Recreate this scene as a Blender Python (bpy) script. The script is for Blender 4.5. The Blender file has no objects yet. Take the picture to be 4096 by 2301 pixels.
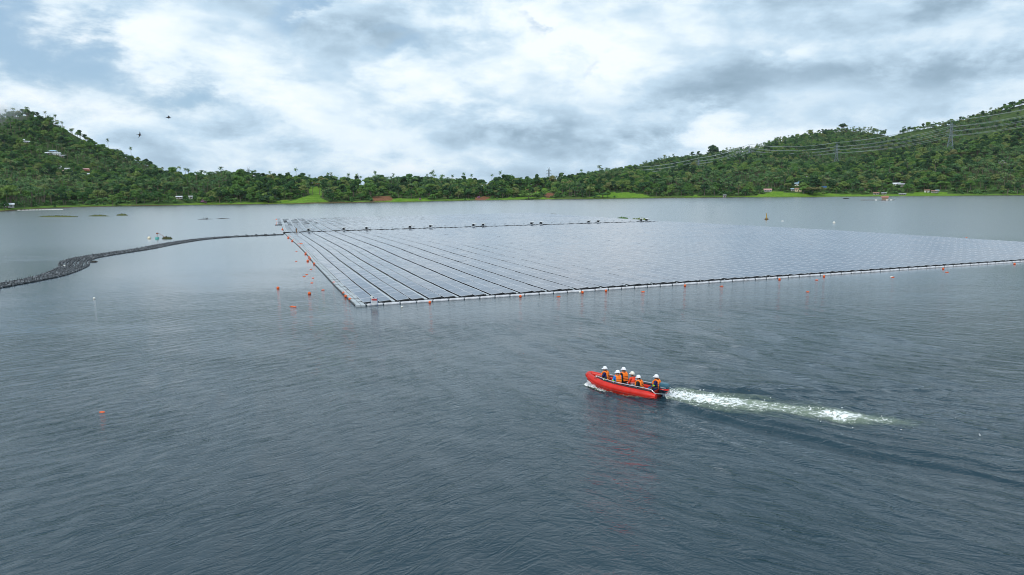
import bpy, bmesh, math, random
import numpy as np
from mathutils import Vector, Matrix, Euler
rng = np.random.default_rng(7); random.seed(7)
R = math.radians
# ------------------------------------------------------------------ camera
F, CX, CY, YH, ROLL, H = 2800.0, 2048.0, 1150.5, 762.0, R(0.65), 11.6
PITCH = math.atan((CY - YH) * math.cos(ROLL) / F)
fw = np.array([0, math.cos(PITCH), -math.sin(PITCH)]); rt = np.array([1.0, 0, 0]); up = np.cross(rt, fw)
SC = bpy.context.scene
cam = bpy.data.cameras.new('camera'); co = bpy.data.objects.new('camera', cam); SC.collection.objects.link(co)
cam.sensor_width = 36; cam.lens = 36 * F / 4096; cam.clip_start = 0.5; cam.clip_end = 20000
c_, s_ = math.cos(ROLL), math.sin(ROLL)
# picture axes inside the level basis
xr = rt * c_ + up * (-s_); xu = rt * s_ + up * c_
co.matrix_world = Matrix(((xr[0], xu[0], -fw[0], 0), (xr[1], xu[1], -fw[1], 0), (xr[2], xu[2], -fw[2], H), (0, 0, 0, 1)))
SC.camera = co

def ray(x, y):
    a = (np.asarray(x, float) - CX) / F; b = -(np.asarray(y, float) - CY) / F
    return xr * a[..., None] + xu * b[..., None] + fw
def G(x, y, z=0.0):
    d = ray(x, y); t = (z - H) / d[2]; return Vector((t * d[0], t * d[1], z))
def azel(x, y):
    d = ray(x, y); return np.arctan2(d[..., 0], d[..., 1]), np.arctan2(d[..., 2], np.hypot(d[..., 0], d[..., 1]))
def PX(X, Y, Z):
    X, Y, Z = np.asarray(X, float), np.asarray(Y, float), np.asarray(Z, float) - H
    dd = X * fw[0] + Y * fw[1] + Z * fw[2]
    return (X * xr[0] + Y * xr[1] + Z * xr[2]) / dd * F + CX, CY - (X * xu[0] + Y * xu[1] + Z * xu[2]) / dd * F

# ------------------------------------------------------------------ light
SUN_EL, SUN_AZ = R(52), R(205)          # azimuth clockwise from +Y (view direction); sun behind the clouds, over the camera's shoulder
sl = bpy.data.lights.new('sun', 'SUN'); so = bpy.data.objects.new('sun', sl); SC.collection.objects.link(so)
sl.energy = 2.3; sl.angle = R(10); sl.color = (1.0, 0.96, 0.9)
sd = Vector((math.sin(SUN_AZ) * math.cos(SUN_EL), math.cos(SUN_AZ) * math.cos(SUN_EL), math.sin(SUN_EL)))
so.rotation_euler = sd.to_track_quat('Z', 'Y').to_euler()
SC.view_settings.view_transform = 'Standard'; SC.view_settings.look = 'None'
SC.view_settings.exposure = 0.0; SC.view_settings.gamma = 1.0; SC.view_settings.use_curve_mapping = False
SC.cycles.use_denoising = True; SC.cycles.denoising_prefilter = 'ACCURATE'; SC.cycles.filter_width = 1.0
SC.cycles.max_bounces = 6; SC.cycles.transparent_max_bounces = 8; SC.cycles.volume_bounces = 0
SC.cycles.sample_clamp_indirect = 6

# ------------------------------------------------------------------ node helpers
class NT:
    def __init__(s, nt): s.nt = nt; s.n = nt.nodes; s.l = nt.links
    def node(s, t, **k):
        n = s.n.new(t)
        for a, v in k.items(): setattr(n, a, v)
        return n
    def put(s, sock, v):
        if v is None: return
        if isinstance(v, bpy.types.NodeSocket): s.l.new(v, sock)
        else:
            if isinstance(v, (tuple, list)) and len(v) == 3 and sock.type == 'RGBA': v = (*v, 1)
            sock.default_value = v
    def m(s, op, a, b=None, c=None, clamp=False):
        n = s.node('ShaderNodeMath', operation=op, use_clamp=clamp)
        s.put(n.inputs[0], a)
        if b is not None: s.put(n.inputs[1], b)
        if c is not None: s.put(n.inputs[2], c)
        return n.outputs[0]
    def mixc(s, f, a, b, mode='MIX'):
        n = s.node('ShaderNodeMix', data_type='RGBA', blend_type=mode)
        s.put(n.inputs[0], f); s.put(n.inputs[6], a); s.put(n.inputs[7], b); return n.outputs[2]
    def mixf(s, f, a, b):
        n = s.node('ShaderNodeMix', data_type='FLOAT'); s.put(n.inputs[0], f); s.put(n.inputs[2], a); s.put(n.inputs[3], b); return n.outputs[0]
    def noise(s, vec, scale, detail=4, rough=.55, dist=0, dim='3D', lac=2.0):
        n = s.node('ShaderNodeTexNoise', noise_dimensions=dim)
        s.put(n.inputs['Vector'], vec); n.inputs['Scale'].default_value = scale; n.inputs['Detail'].default_value = detail
        n.inputs['Roughness'].default_value = rough; n.inputs['Distortion'].default_value = dist; n.inputs['Lacunarity'].default_value = lac
        return n.outputs['Fac']
    def mapr(s, v, a, b, c=0, d=1, smooth=True):
        n = s.node('ShaderNodeMapRange'); n.interpolation_type = 'SMOOTHSTEP' if smooth else 'LINEAR'; n.clamp = True
        s.put(n.inputs[0], v); n.inputs[1].default_value = a; n.inputs[2].default_value = b; n.inputs[3].default_value = c; n.inputs[4].default_value = d
        return n.outputs[0]
    def mapping(s, vec, loc=(0, 0, 0), rot=(0, 0, 0), sc=(1, 1, 1)):
        n = s.node('ShaderNodeMapping'); s.put(n.inputs[0], vec); n.inputs[1].default_value = loc; n.inputs[2].default_value = rot; n.inputs[3].default_value = sc
        return n.outputs[0]
    def comb(s, x, y, z=0.0):
        n = s.node('ShaderNodeCombineXYZ'); s.put(n.inputs[0], x); s.put(n.inputs[1], y); s.put(n.inputs[2], z); return n.outputs[0]
    def vadd(s, a, b):
        n = s.node('ShaderNodeVectorMath', operation='ADD'); s.put(n.inputs[0], a); s.put(n.inputs[1], b); return n.outputs[0]
    def ramp(s, f, stops):
        n = s.node('ShaderNodeValToRGB'); s.put(n.inputs[0], f); e = n.color_ramp.elements
        while len(e) < len(stops): e.new(.5)
        for q, (p, c) in zip(e, stops): q.position = p; q.color = (*c, 1)
        return n.outputs[0]

# ------------------------------------------------------------------ sky (world): clear sky texture behind broken cloud
W = bpy.data.worlds.new("World"); SC.world = W; W.use_nodes = True
t = NT(W.node_tree); t.n.clear()
sky = t.node('ShaderNodeTexSky', sky_type='NISHITA', sun_disc=False, sun_elevation=SUN_EL, sun_rotation=SUN_AZ)
sky.air_density = 1.0; sky.dust_density = 1.5; sky.ozone_density = 1.0
tc = t.node('ShaderNodeTexCoord').outputs['Generated']
sp = t.node('ShaderNodeSeparateXYZ'); t.put(sp.inputs[0], tc)
X, Y, Z = sp.outputs
Zc = t.m('MAXIMUM', Z, 0.0)
az = t.m('ARCTAN2', X, Y); el = t.m('ARCSINE', Zc)
plane = t.comb(t.m('DIVIDE', X, t.m('ADD', Zc, .16)), t.m('DIVIDE', Y, t.m('ADD', Zc, .16)), 0.0)
pol = t.comb(az, t.m('MULTIPLY', el, 1.9), 0.0)
pl2 = t.mapping(t.mapping(pol, rot=(0, 0, R(14))), sc=(.8, 1.15, 1.0))
n1 = t.noise(pl2, 4.2, 9, .55, .12)
n2 = t.noise(t.mapping(pol, loc=(3.1, 7.7, 2)), 9.0, 10, .62, .15)
puff = t.m('SUBTRACT', 1.0, t.m('ABSOLUTE', t.m('MULTIPLY', t.m('SUBTRACT', t.noise(t.mapping(t.mapping(pol, loc=(1.3, 2.7, 4), rot=(0, 0, R(10))), sc=(.85, 1.2, 1)), 7.5, 6, .5, .1), .5), 5.0)))
n3 = t.noise(t.mapping(plane, loc=(8.1, 1.7, 5), rot=(0, 0, R(-25)), sc=(.55, 1.25, 1)), 1.0, 6, .5, .2)
# warped azimuth / elevation so that the cloud masses get ragged borders
w1 = t.m('MULTIPLY', t.m('SUBTRACT', n2, .5), .24); w2 = t.m('MULTIPLY', t.m('SUBTRACT', n1, .5), .12)
ae = t.comb(t.m('ADD', az, w1), t.m('ADD', el, w2), 0.0)
def blob(px, py, rx, ry, rot=0.0):
    """soft patch round the sky direction seen at (px, py); radii in degrees"""
    a, e = azel(px, py)
    v = t.mapping(t.vadd(ae, (-float(a), -float(e), 0)), rot=(0, 0, R(rot)), sc=(1, 1, 1))
    v = t.mapping(v, sc=(1 / R(rx), 1 / R(ry), 1))
    g = t.node('ShaderNodeTexGradient', gradient_type='SPHERICAL'); t.put(g.inputs[0], v)
    return t.m('SMOOTH_MIN', g.outputs['Fac'], .8, .3)
def total(lst):
    s = None
    for w, b in lst:
        q = t.m('MULTIPLY', b, w); s = q if s is None else t.m('ADD', s, q)
    return s
#SKYBLOBS
bright = total([(.55, blob(650, 130, 5, 3, -10)), (.35, blob(1050, 230, 7, 2.5, -12)), (.35, blob(550, 470, 7, 2.2, 0)), (.5, blob(1750, 330, 8, 2.6, -15)),
                (.45, blob(1180, 370, 4, 2.2, 0)), (.5, blob(1300, 60, 5, 1.6, 0)), (.6, blob(2300, 110, 9, 4, 0)), (.45, blob(2020, 380, 6, 3, -15)), (.5, blob(2750, 160, 9, 3.5, -10)),
                (.5, blob(3250, 440, 8, 2.2, 0)), (.4, blob(3550, 180, 8, 1.6, 0)), (.3, blob(1250, 645, 5, 1.1, 0)), (.3, blob(1750, 650, 4, 1.0, 0)), (.3, blob(130, 350, 5, 1.2, 0)), (.35, blob(2900, 560, 9, 1.8, 0)), (.25, blob(2440, 250, 5, 3, 0))])
dark = total([(1.0, blob(3700, 40, 13, 3.0, 0)), (.9, blob(3400, 300, 9, 2.2, -8)), (.9, blob(2900, 330, 6, 2.6, -15)), (.7, blob(2550, 450, 8, 3.0, -10)), (.8, blob(2350, 590, 11, 1.6, 0)),
              (.7, blob(1950, 540, 7, 1.5, -8)), (.45, blob(1350, 110, 6, 1.3, -25)), (.5, blob(900, 500, 9, 1.8, 0)), (.8, blob(3900, 330, 10, 3.2, 0)), (.4, blob(1700, 450, 8, 1.4, 0)), (.35, blob(700, 590, 8, 1.3, 0)),
              (.4, blob(3000, 90, 5, 2, 0)), (.25, blob(1200, 620, 12, .9, 0))])
hole = total([(1.0, blob(130, 240, 13, 6, -6)), (.7, blob(700, 380, 8, 2.6, -6)), (.9, blob(1150, 60, 5, 3.6, -55)), (.9, blob(2170, 90, 1.9, 1.6, 0)), (.7, blob(1560, 215, 4, 1.2, -15)), (.8, blob(2340, 255, 3.4, 1.2, -35)), (.6, blob(1500, 130, 3, 1.4, 0)),
              (.5, blob(2080, 250, 2, 1.2, 0)), (.35, blob(60, 60, 8, 4, 0))])
wisp = t.mapr(t.m('ADD', t.m('MULTIPLY', n1, .6), t.m('MULTIPLY', n2, .4)), .40, .66)
cover = t.m('SUBTRACT', 1.0, t.m('MULTIPLY', hole, t.mapr(wisp, 0, 1, 1.15, .25, False)), clamp=True)
cover = t.m('MAXIMUM', cover, t.m('MULTIPLY', bright, wisp), clamp=True)
bil = t.mapr(t.m('ADD', t.m('MULTIPLY', n2, .45), t.m('MULTIPLY', n1, .55)), .40, .60)
tone = t.m('ADD', t.m('ADD', .61, t.m('MULTIPLY', bright, .40)), t.m('MULTIPLY', t.m('SUBTRACT', bil, .5), .42))
tone = t.m('SUBTRACT', tone, t.m('MULTIPLY', dark, .35))
tone = t.m('ADD', tone, t.m('MULTIPLY', t.m('SUBTRACT', puff, .45), .20))
tone = t.m('ADD', tone, t.m('MULTIPLY', t.m('SUBTRACT', n3, .5), .18), clamp=True)
cloud = t.ramp(tone, [(0, (.21, .31, .40)), (.3, (.34, .47, .59)), (.56, (.53, .69, .83)), (.8, (.76, .875, .955)), (1, (.89, .955, 1.0))])
CL = 10.9
cl = t.node('ShaderNodeVectorMath', operation='SCALE'); t.put(cl.inputs[0], cloud); cl.inputs[3].default_value = CL
# thin high veil keeps the open sky pale
veil = t.mixc(.62, sky.outputs[0], (4.2, 6.5, 8.8))
cov2 = t.mapr(cover, .15, .75, .08, 1.0)
full = t.mixc(cov2, veil, cl.outputs[0])
# overhead and behind the camera the overcast is thicker
zen = t.mapr(el, R(24), R(60), 0, .75)
full = t.mixc(zen, full, (3.8, 5.5, 7.4))
below = t.mapr(Z, -.02, 0.0, 0, 1)
full = t.mixc(below, (2.2, 2.9, 3.4), full)
bg = t.node('ShaderNodeBackground'); t.put(bg.inputs[0], full); bg.inputs[1].default_value = 0.1
ow = t.node('ShaderNodeOutputWorld'); t.l.new(bg.outputs[0], ow.inputs[0])
W.cycles.sampling_method = 'MANUAL'; W.cycles.sample_map_resolution = 512

# ------------------------------------------------------------------ materials
def mat(name, col, rough=.6, metal=0.0, spec=None, var=0.0, vscale=3.0, coat=0.0):
    m = bpy.data.materials.new(name); m.use_nodes = True; t = NT(m.node_tree); b = t.n['Principled BSDF']
    b.inputs['Roughness'].default_value = rough; b.inputs['Metallic'].default_value = metal
    if spec is not None: b.inputs['Specular IOR Level'].default_value = spec
    if coat: b.inputs['Coat Weight'].default_value = coat; b.inputs['Coat Roughness'].default_value = .08
    if var:
        tc = t.node('ShaderNodeTexCoord').outputs['Object']
        n = t.noise(tc, vscale, 5, .6)
        f = t.mapr(n, .3, .7, 1 - var, 1 + var * .5, False)
        vm = t.node('ShaderNodeVectorMath', operation='SCALE'); vm.inputs[0].default_value = col; t.put(vm.inputs[3], f)
        t.put(b.inputs['Base Color'], vm.outputs[0])
        t.put(b.inputs['Roughness'], t.mapr(n, .3, .7, max(.05, rough - .1), min(1, rough + .1), False))
    else: b.inputs['Base Color'].default_value = (*col, 1)
    return m

# ------------------------------------------------------------------ object helpers
def link(o): SC.collection.objects.link(o); return o
def tag(o, label=None, cat=None, group=None, kind=None):
    if label: o['label'] = label
    if cat: o['category'] = cat
    if group: o['group'] = group
    if kind: o['kind'] = kind
    return o
def empty(name, loc=(0, 0, 0), rz=0.0, label=None, cat=None, group=None):
    o = bpy.data.objects.new(name, None); o.empty_display_size = .2; link(o); o.location = loc; o.rotation_euler = (0, 0, rz)
    return tag(o, label, cat, group)
def npmesh(name, V, Fq, mats=(), mi=None, smooth=False):
    """mesh from numpy arrays; Fq (n,k) faces of equal size"""
    me = bpy.data.meshes.new(name); V = np.asarray(V, np.float32); Fq = np.asarray(Fq, np.int32); k = Fq.shape[1]
    me.vertices.add(len(V)); me.vertices.foreach_set('co', V.ravel())
    me.loops.add(Fq.size); me.loops.foreach_set('vertex_index', Fq.ravel())
    me.polygons.add(len(Fq)); me.polygons.foreach_set('loop_start', np.arange(0, Fq.size, k, dtype=np.int32))
    for m in mats: me.materials.append(m)
    if mi is not None: me.polygons.foreach_set('material_index', np.asarray(mi, np.int32))
    me.polygons.foreach_set('use_smooth', np.full(len(Fq), smooth)); me.update(calc_edges=True); return me
class MB:
    def __init__(s): s.v = []; s.f = []; s.mi = []; s.cur = 0
    def add(s, vs, fs):
        b = len(s.v); s.v += [tuple(v) for v in vs]; s.f += [tuple(b + i for i in f) for f in fs]; s.mi += [s.cur] * len(fs)
    def box(s, c, size, rz=0.0, ry=0.0, taper=1.0, M=None):
        x, y, z = (q / 2 for q in size); q = []
        for k, (a, b, d) in enumerate([(-1, -1, -1), (1, -1, -1), (1, 1, -1), (-1, 1, -1), (-1, -1, 1), (1, -1, 1), (1, 1, 1), (-1, 1, 1)]):
            f = taper if d > 0 else 1; q.append(Vector((a * x * f, b * y * f, d * z)))
        Rm = Euler((0, ry, rz)).to_matrix() if M is None else M
        s.add([Rm @ p + Vector(c) for p in q], [(0, 3, 2, 1), (4, 5, 6, 7), (0, 1, 5, 4), (1, 2, 6, 5), (2, 3, 7, 6), (3, 0, 4, 7)])
    def tube(s, pts, rad, n=8, cap=True, sq=1.0):
        pts = [Vector(p) for p in pts]; rad = rad if isinstance(rad, (list, tuple)) else [rad] * len(pts)
        vs = []; ref = Vector((0, 0, 1))
        for i, p in enumerate(pts):
            d = (pts[min(i + 1, len(pts) - 1)] - pts[max(i - 1, 0)]).normalized()
            r = ref if abs(d.dot(ref)) < .95 else Vector((0, 1, 0))
            a = d.cross(r).normalized(); b = a.cross(d).normalized()
            for k in range(n):
                th = 2 * math.pi * k / n; vs.append(p + a * math.cos(th) * rad[i] + b * math.sin(th) * rad[i] * sq)
        fs = [(i * n + k, i * n + (k + 1) % n, (i + 1) * n + (k + 1) % n, (i + 1) * n + k) for i in range(len(pts) - 1) for k in range(n)]
        if cap: fs += [tuple(range(n))[::-1], tuple((len(pts) - 1) * n + k for k in range(n))]
        s.add(vs, fs)
    def ball(s, c, r, nu=12, nv=8, squash=(1, 1, 1)):
        c = Vector(c); vs = [c + Vector((0, 0, r * squash[2]))]
        for j in range(1, nv):
            ph = math.pi * j / nv
            for k in range(nu):
                th = 2 * math.pi * k / nu
                vs.append(c + Vector((r * squash[0] * math.sin(ph) * math.cos(th), r * squash[1] * math.sin(ph) * math.sin(th), r * squash[2] * math.cos(ph))))
        vs.append(c - Vector((0, 0, r * squash[2]))); e = len(vs) - 1
        fs = [(0, 1 + k, 1 + (k + 1) % nu) for k in range(nu)]
        for j in range(nv - 2): fs += [(1 + j * nu + k, 1 + (j + 1) * nu + k, 1 + (j + 1) * nu + (k + 1) % nu, 1 + j * nu + (k + 1) % nu) for k in range(nu)]
        fs += [(e, 1 + (nv - 2) * nu + (k + 1) % nu, 1 + (nv - 2) * nu + k) for k in range(nu)]
        s.add(vs, fs)
    def build(s, name, mats, parent=None, smooth=False, loc=None, rz=0.0, bevel=0.0):
        me = bpy.data.meshes.new(name); me.from_pydata([tuple(v) for v in s.v], [], s.f)
        for m in (mats if isinstance(mats, (list, tuple)) else [mats]): me.materials.append(m)
        me.polygons.foreach_set('material_index', s.mi); me.polygons.foreach_set('use_smooth', [smooth] * len(s.f)); me.update()
        o = link(bpy.data.objects.new(name, me)); o.parent = parent
        if loc is not None: o.location = loc; o.rotation_euler = (0, 0, rz)
        if bevel:
            bv = o.modifiers.new('bevel', 'BEVEL'); bv.width = bevel; bv.segments = 2; bv.limit_method = 'ANGLE'
        return o
def copy_tree(o, parent=None):
    c = o.copy(); link(c); c.parent = parent
    for ch in o.children: copy_tree(ch, c)
    return c
def vnoise(x, y, seed=0):
    """smooth value noise in numpy"""
    x = np.asarray(x, float); y = np.asarray(y, float); xi = np.floor(x).astype(np.int64); yi = np.floor(y).astype(np.int64)
    fx = x - xi; fy = y - yi; fx = fx * fx * (3 - 2 * fx); fy = fy * fy * (3 - 2 * fy)
    def h(a, b):
        n = (a * 374761393 + b * 668265263 + seed * 974711) & 0xffffffff; n = ((n ^ (n >> 13)) * 1274126177) & 0xffffffff
        return ((n ^ (n >> 16)) & 0xffff) / 65535.0
    return (h(xi, yi) * (1 - fx) + h(xi + 1, yi) * fx) * (1 - fy) + (h(xi, yi + 1) * (1 - fx) + h(xi + 1, yi + 1) * fx) * fy
def fbm(x, y, seed=0, o=4):
    s = 0; a = .5
    for i in range(o): s = s + a * vnoise(x * 2 ** i, y * 2 ** i, seed + i); a *= .5
    return s
# ================================================================== land: hills round the lake (one sheet from the shore to beyond the skyline)
def tab(p): a = np.array(p, float); return lambda x: np.interp(x, a[:, 0], a[:, 1])
shore_y = tab([(-900, 872), (-300, 850), (0, 846), (127, 837), (286, 830), (477, 825), (820, 820.5), (1160, 816.5), (1700, 806), (2088, 799), (2476, 795), (2700, 791), (3242, 788), (4096, 782), (4900, 777)])
# ground at the crest of the front ridge (tree tops stand about 20 px higher)
front_y = tab([(-900, 800), (0, 785), (300, 770), (480, 745), (640, 718), (800, 726), (1000, 722), (1120, 731), (1330, 740), (1500, 742), (1700, 740), (1850, 746), (2000, 739), (2120, 742), (2220, 746), (2300, 728), (2450, 712), (2700, 714),
               (2850, 694), (3003, 668), (3133, 668), (3296, 688), (3420, 675), (3513, 660), (3621, 628), (3850, 606), (4096, 585), (4900, 560)])
front_d = tab([(-900, 120), (0, 130), (480, 170), (800, 210), (2300, 230), (2800, 260), (3300, 320), (3600, 420), (4900, 500)])
far_y = tab([(-900, 640), (-400, 560), (0, 500), (60, 472), (150, 463), (250, 500), (400, 588), (500, 630), (600, 664), (680, 715), (800, 775), (1000, 800), (2000, 810), (2350, 730), (2450, 700), (2540, 680), (2700, 641), (2825, 630), (2917, 612),
             (3003, 604), (3106, 568), (3215, 549), (3372, 524), (3513, 538), (3545, 548), (3621, 528), (3703, 512), (3811, 491), (3919, 462), (4012, 434), (4096, 414), (4500, 340), (4900, 330)])
far_r = tab([(-900, 1350), (0, 1350), (500, 1250), (900, 1250), (2300, 2100), (2700, 2000), (3500, 1850), (4900, 1750)])
xs = np.arange(-900, 4901, 4.0)
def prof(x):
    sa, se = azel(x, shore_y(x)); rs = H / np.tan(-se)
    rf = rs + front_d(x); _, ef = azel(x, front_y(x)); zf = H + rf * np.tan(ef)
    rb = far_r(x); _, eb = azel(x, far_y(x)); zb = H + rb * np.tan(eb)
    return sa, rs, rf, zf, rb, zb
def azx(a):
    """column of the horizon at azimuth a"""
    aa, _ = azel(xs, np.full_like(xs, 760.0)); return np.interp(a, aa, xs)
def sstep(t): t = np.clip(t, 0, 1); return t * t * (3 - 2 * t)
def ground(X, Y):
    X = np.asarray(X, float); Y = np.asarray(Y, float)
    r = np.hypot(X, Y); x = azx(np.arctan2(X, Y)); _, rs, rf, zf, rb, zb = prof(x)
    u = (r - rs)
    strip = 5 + 70 * np.clip(vnoise(x / 160, x * 0, 5) - .45, 0, 1)                       # grass flat along the water
    z0 = np.clip(u / 4, -3, 1) * .5 + np.clip((u - 4) / strip, 0, 1) * 1.2
    t1 = np.clip((u - strip) / (rf - rs - strip), 0, 1)
    zfront = z0 + (zf - z0) * (1 - (1 - t1) ** 1.6) 
    t2 = np.clip((r - rf) / (rb - rf), 0, 1)
    hi = sstep((zb - zf) / 40)
    dip = -np.minimum(14, .35 * zf) * np.exp(-((r - rf - 110) / 80) ** 2) * (1 - .75 * sstep((700 - x) / 300))
    zback = zf + (zb - zf) * (t2 * .55 + .45 * t2 ** 2) * 1.0 + dip
    z = np.where(r < rf, zfront, zback)
    z = np.where(r > rb, zb - (r - rb) * .22, z)
    amp = np.clip((r - rs - 60) / 350, 0, 1) * (6 + 16 * hi) * np.clip((rb - r) / 200, 0, 1)
    z = z + amp * (fbm(X / 130, Y / 130, 3) - .47) * 1.8 + np.clip((u - 25) / 60, 0, 1) * 3.0 * (fbm(X / 32, Y / 32, 9, 3) - .45)
    z = np.where((r > rb - 200) & (r <= rb), np.maximum(z, 0), z)
    return z
def hit(px, py, rmin=0):
    """ground point seen at a pixel"""
    d = ray(px, py); a = math.atan2(d[0], d[1]); e = math.atan2(d[2], math.hypot(d[0], d[1]))
    rs = float(prof(azx(np.array([a])))[1][0]); r = np.arange(max(rs + 1, rmin), 2600, 2.0)
    Xr, Yr = r * math.sin(a), r * math.cos(a); g = ground(Xr, Yr); k = np.nonzero(g >= H + r * math.tan(e))[0]
    k = int(k[0]) if len(k) else int(np.argmax((g - H) / r)); return Vector((Xr[k], Yr[k], g[k])), float(r[k])
PAD = 1.0
acol = azel(xs[::2], np.full(len(xs[::2]), 760.0))[0]
NA = len(acol); tt = np.concatenate([np.linspace(-.02, .06, 14), np.linspace(.065, .3, 60), np.linspace(.31, 1.12, 110)])
sa_, rs_, rf_, zf_, rb_, zb_ = prof(azx(acol)); rend = np.maximum(rb_, rf_ + 200) + 60
Rg = rs_[:, None] + (rend - rs_)[:, None] * tt[None, :]
Xg = Rg * np.sin(acol)[:, None]; Yg = Rg * np.cos(acol)[:, None]; Zg = ground(Xg, Yg)
idx = np.arange(NA * len(tt)).reshape(NA, len(tt))
Fg = np.stack([idx[:-1, :-1], idx[1:, :-1], idx[1:, 1:], idx[:-1, 1:]], -1).reshape(-1, 4)
def inpoly(px, py, poly):
    n = len(poly); c = np.zeros(np.shape(px), bool); j = n - 1
    for i in range(n):
        xi, yi = poly[i]; xj, yj = poly[j]
        c ^= ((yi > py) != (yj > py)) & (px < (xj - xi) * (py - yi) / ((yj - yi) or 1e-9) + xi); j = i
    return c
# open ground: meadows, cleared slopes, ploughed red soil
MEADOW = [[(960, 818), (1160, 800), (1215, 788), (1240, 780), (1275, 783), (1320, 806), (1320, 816)], [(1235, 745), (1290, 745), (1285, 785), (1240, 785)], [(1430, 760), (1460, 728), (1472, 735), (1462, 775), (1425, 782)],
          [(2090, 748), (2190, 752), (2200, 770), (2120, 775)], [(2370, 790), (2430, 770), (2560, 772), (2620, 790)], [(2975, 788), (3090, 766), (3230, 772), (3500, 779), (3760, 768), (3830, 778), (3830, 790), (2975, 792)], [(2700, 793), (2790, 778), (2800, 792)],
          [(1930, 735), (1975, 735), (1970, 755), (1925, 755)], [(3250, 690), (3310, 685), (3330, 700), (3260, 706)], [(3760, 640), (3860, 632), (3960, 650), (3900, 662)], [(3850, 545), (3960, 520), (4010, 560), (3850, 570)], [(3500, 552), (3600, 538), (3800, 508), (3815, 520), (3700, 560), (3520, 575)],
          [(3950, 470), (4080, 430), (4200, 420), (4200, 500), (4000, 500)], [(1550, 795), (1700, 790), (1720, 808), (1500, 812)], [(700, 818), (1000, 812), (1000, 824), (700, 826)], [(2010, 792), (2100, 788), (2210, 790), (2210, 800), (2010, 802)], [(3400, 705), (3450, 700), (3470, 715), (3420, 722)]]
SOIL = [[(1492, 786), (1560, 784), (1566, 800), (1490, 801)], [(1880, 758), (1945, 753), (1950, 762), (1940, 768), (1885, 774)], [(1790, 719), (1850, 719), (1850, 735), (1785, 737)], [(2105, 755), (2140, 752), (2140, 770), (2105, 772)], [(3110, 660), (3160, 664), (3150, 674), (3100, 670)], [(1895, 789), (1960, 789), (1950, 799), (1900, 799)], [(2180, 770), (2215, 772), (2200, 795), (2180, 790)]]
def cover_of(X, Y, Z):
    px, py = PX(X, Y, Z); md = np.zeros(np.shape(px)); so_ = np.zeros(np.shape(px))
    wx = px + 14 * (vnoise(X / 14, Y / 14, 31) - .5); wy = py + 6 * (vnoise(X / 11, Y / 11, 37) - .5)
    for p in MEADOW: md = np.maximum(md, inpoly(wx, wy, p) * (1.0 if max(q[1] for q in p) > 715 else .45))
    for p in SOIL: so_ = np.maximum(so_, inpoly(wx, wy, p))
    return md, so_
px0, py0 = PX(Xg, Yg, Zg)
md, sl_ = cover_of(Xg, Yg, Zg)
u = Rg - rs_[:, None]
flat = (u < 7 + 70 * np.clip(vnoise(azx(acol)[:, None] / 160, 0 * Rg, 5) - .45, 0, 1)) * (u > 3) * .8
cov = np.stack([np.maximum(md, flat), sl_, (u <= 4) * 1.0, np.ones_like(md)], -1).reshape(-1, 4)
mland = bpy.data.materials.new('hill_ground'); mland.use_nodes = True; t = NT(mland.node_tree); b = t.n['Principled BSDF']
at = t.node('ShaderNodeAttribute', attribute_name='cover'); sc_ = t.node('ShaderNodeSeparateColor'); t.put(sc_.inputs[0], at.outputs['Color'])
oc = t.node('ShaderNodeTexCoord').outputs['Object']
ng = t.noise(oc, .08, 6, .65); nf = t.noise(oc, .6, 4, .6)
forest_floor = t.ramp(ng, [(.3, (.02, .045, .012)), (.55, (.045, .085, .02)), (.75, (.09, .115, .035))])
grass = t.ramp(t.m('ADD', t.m('MULTIPLY', ng, .5), t.m('MULTIPLY', nf, .5)), [(.3, (.05, .115, .012)), (.5, (.11, .22, .02)), (.7, (.22, .30, .05))])
soil = t.ramp(nf, [(.3, (.13, .055, .03)), (.7, (.27, .13, .07))])
bank = t.ramp(nf, [(.35, (.05, .035, .018)), (.7, (.14, .10, .055))])
cc = t.mixc(sc_.outputs[0], forest_floor, t.mixc(t.mapr(sc_.outputs[0], .4, .9), t.ramp(ng, [(.3, (.035, .075, .02)), (.7, (.13, .16, .05))]), grass)); cc = t.mixc(sc_.outputs[1], cc, soil); cc = t.mixc(sc_.outputs[2], cc, bank)
t.put(b.inputs['Base Color'], cc); b.inputs['Roughness'].default_value = .95; b.inputs['Specular IOR Level'].default_value = .1
me = npmesh('hills', np.stack([Xg, Yg, Zg], -1).reshape(-1, 3), Fg, [mland], smooth=True)
ca = me.color_attributes.new('cover', 'FLOAT_COLOR', 'POINT'); ca.data.foreach_set('color', cov.astype(np.float32).ravel())
hills = link(bpy.data.objects.new('hills', me)); tag(hills, 'wooded hills and low ridge round the far shore of the lake', 'hills', kind='structure')
# lake bed / ground sheet far under everything, reaching the horizon
mb = MB(); mb.add([(-9000, -3000, -4), (9000, -3000, -4), (9000, 12000, -4), (-9000, 12000, -4)], [(0, 1, 2, 3)])
tag(mb.build('ground', mat('lake_bed', (.05, .06, .04), .9)), 'lake bed and land below the water, out to the horizon', 'ground', kind='structure')
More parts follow.
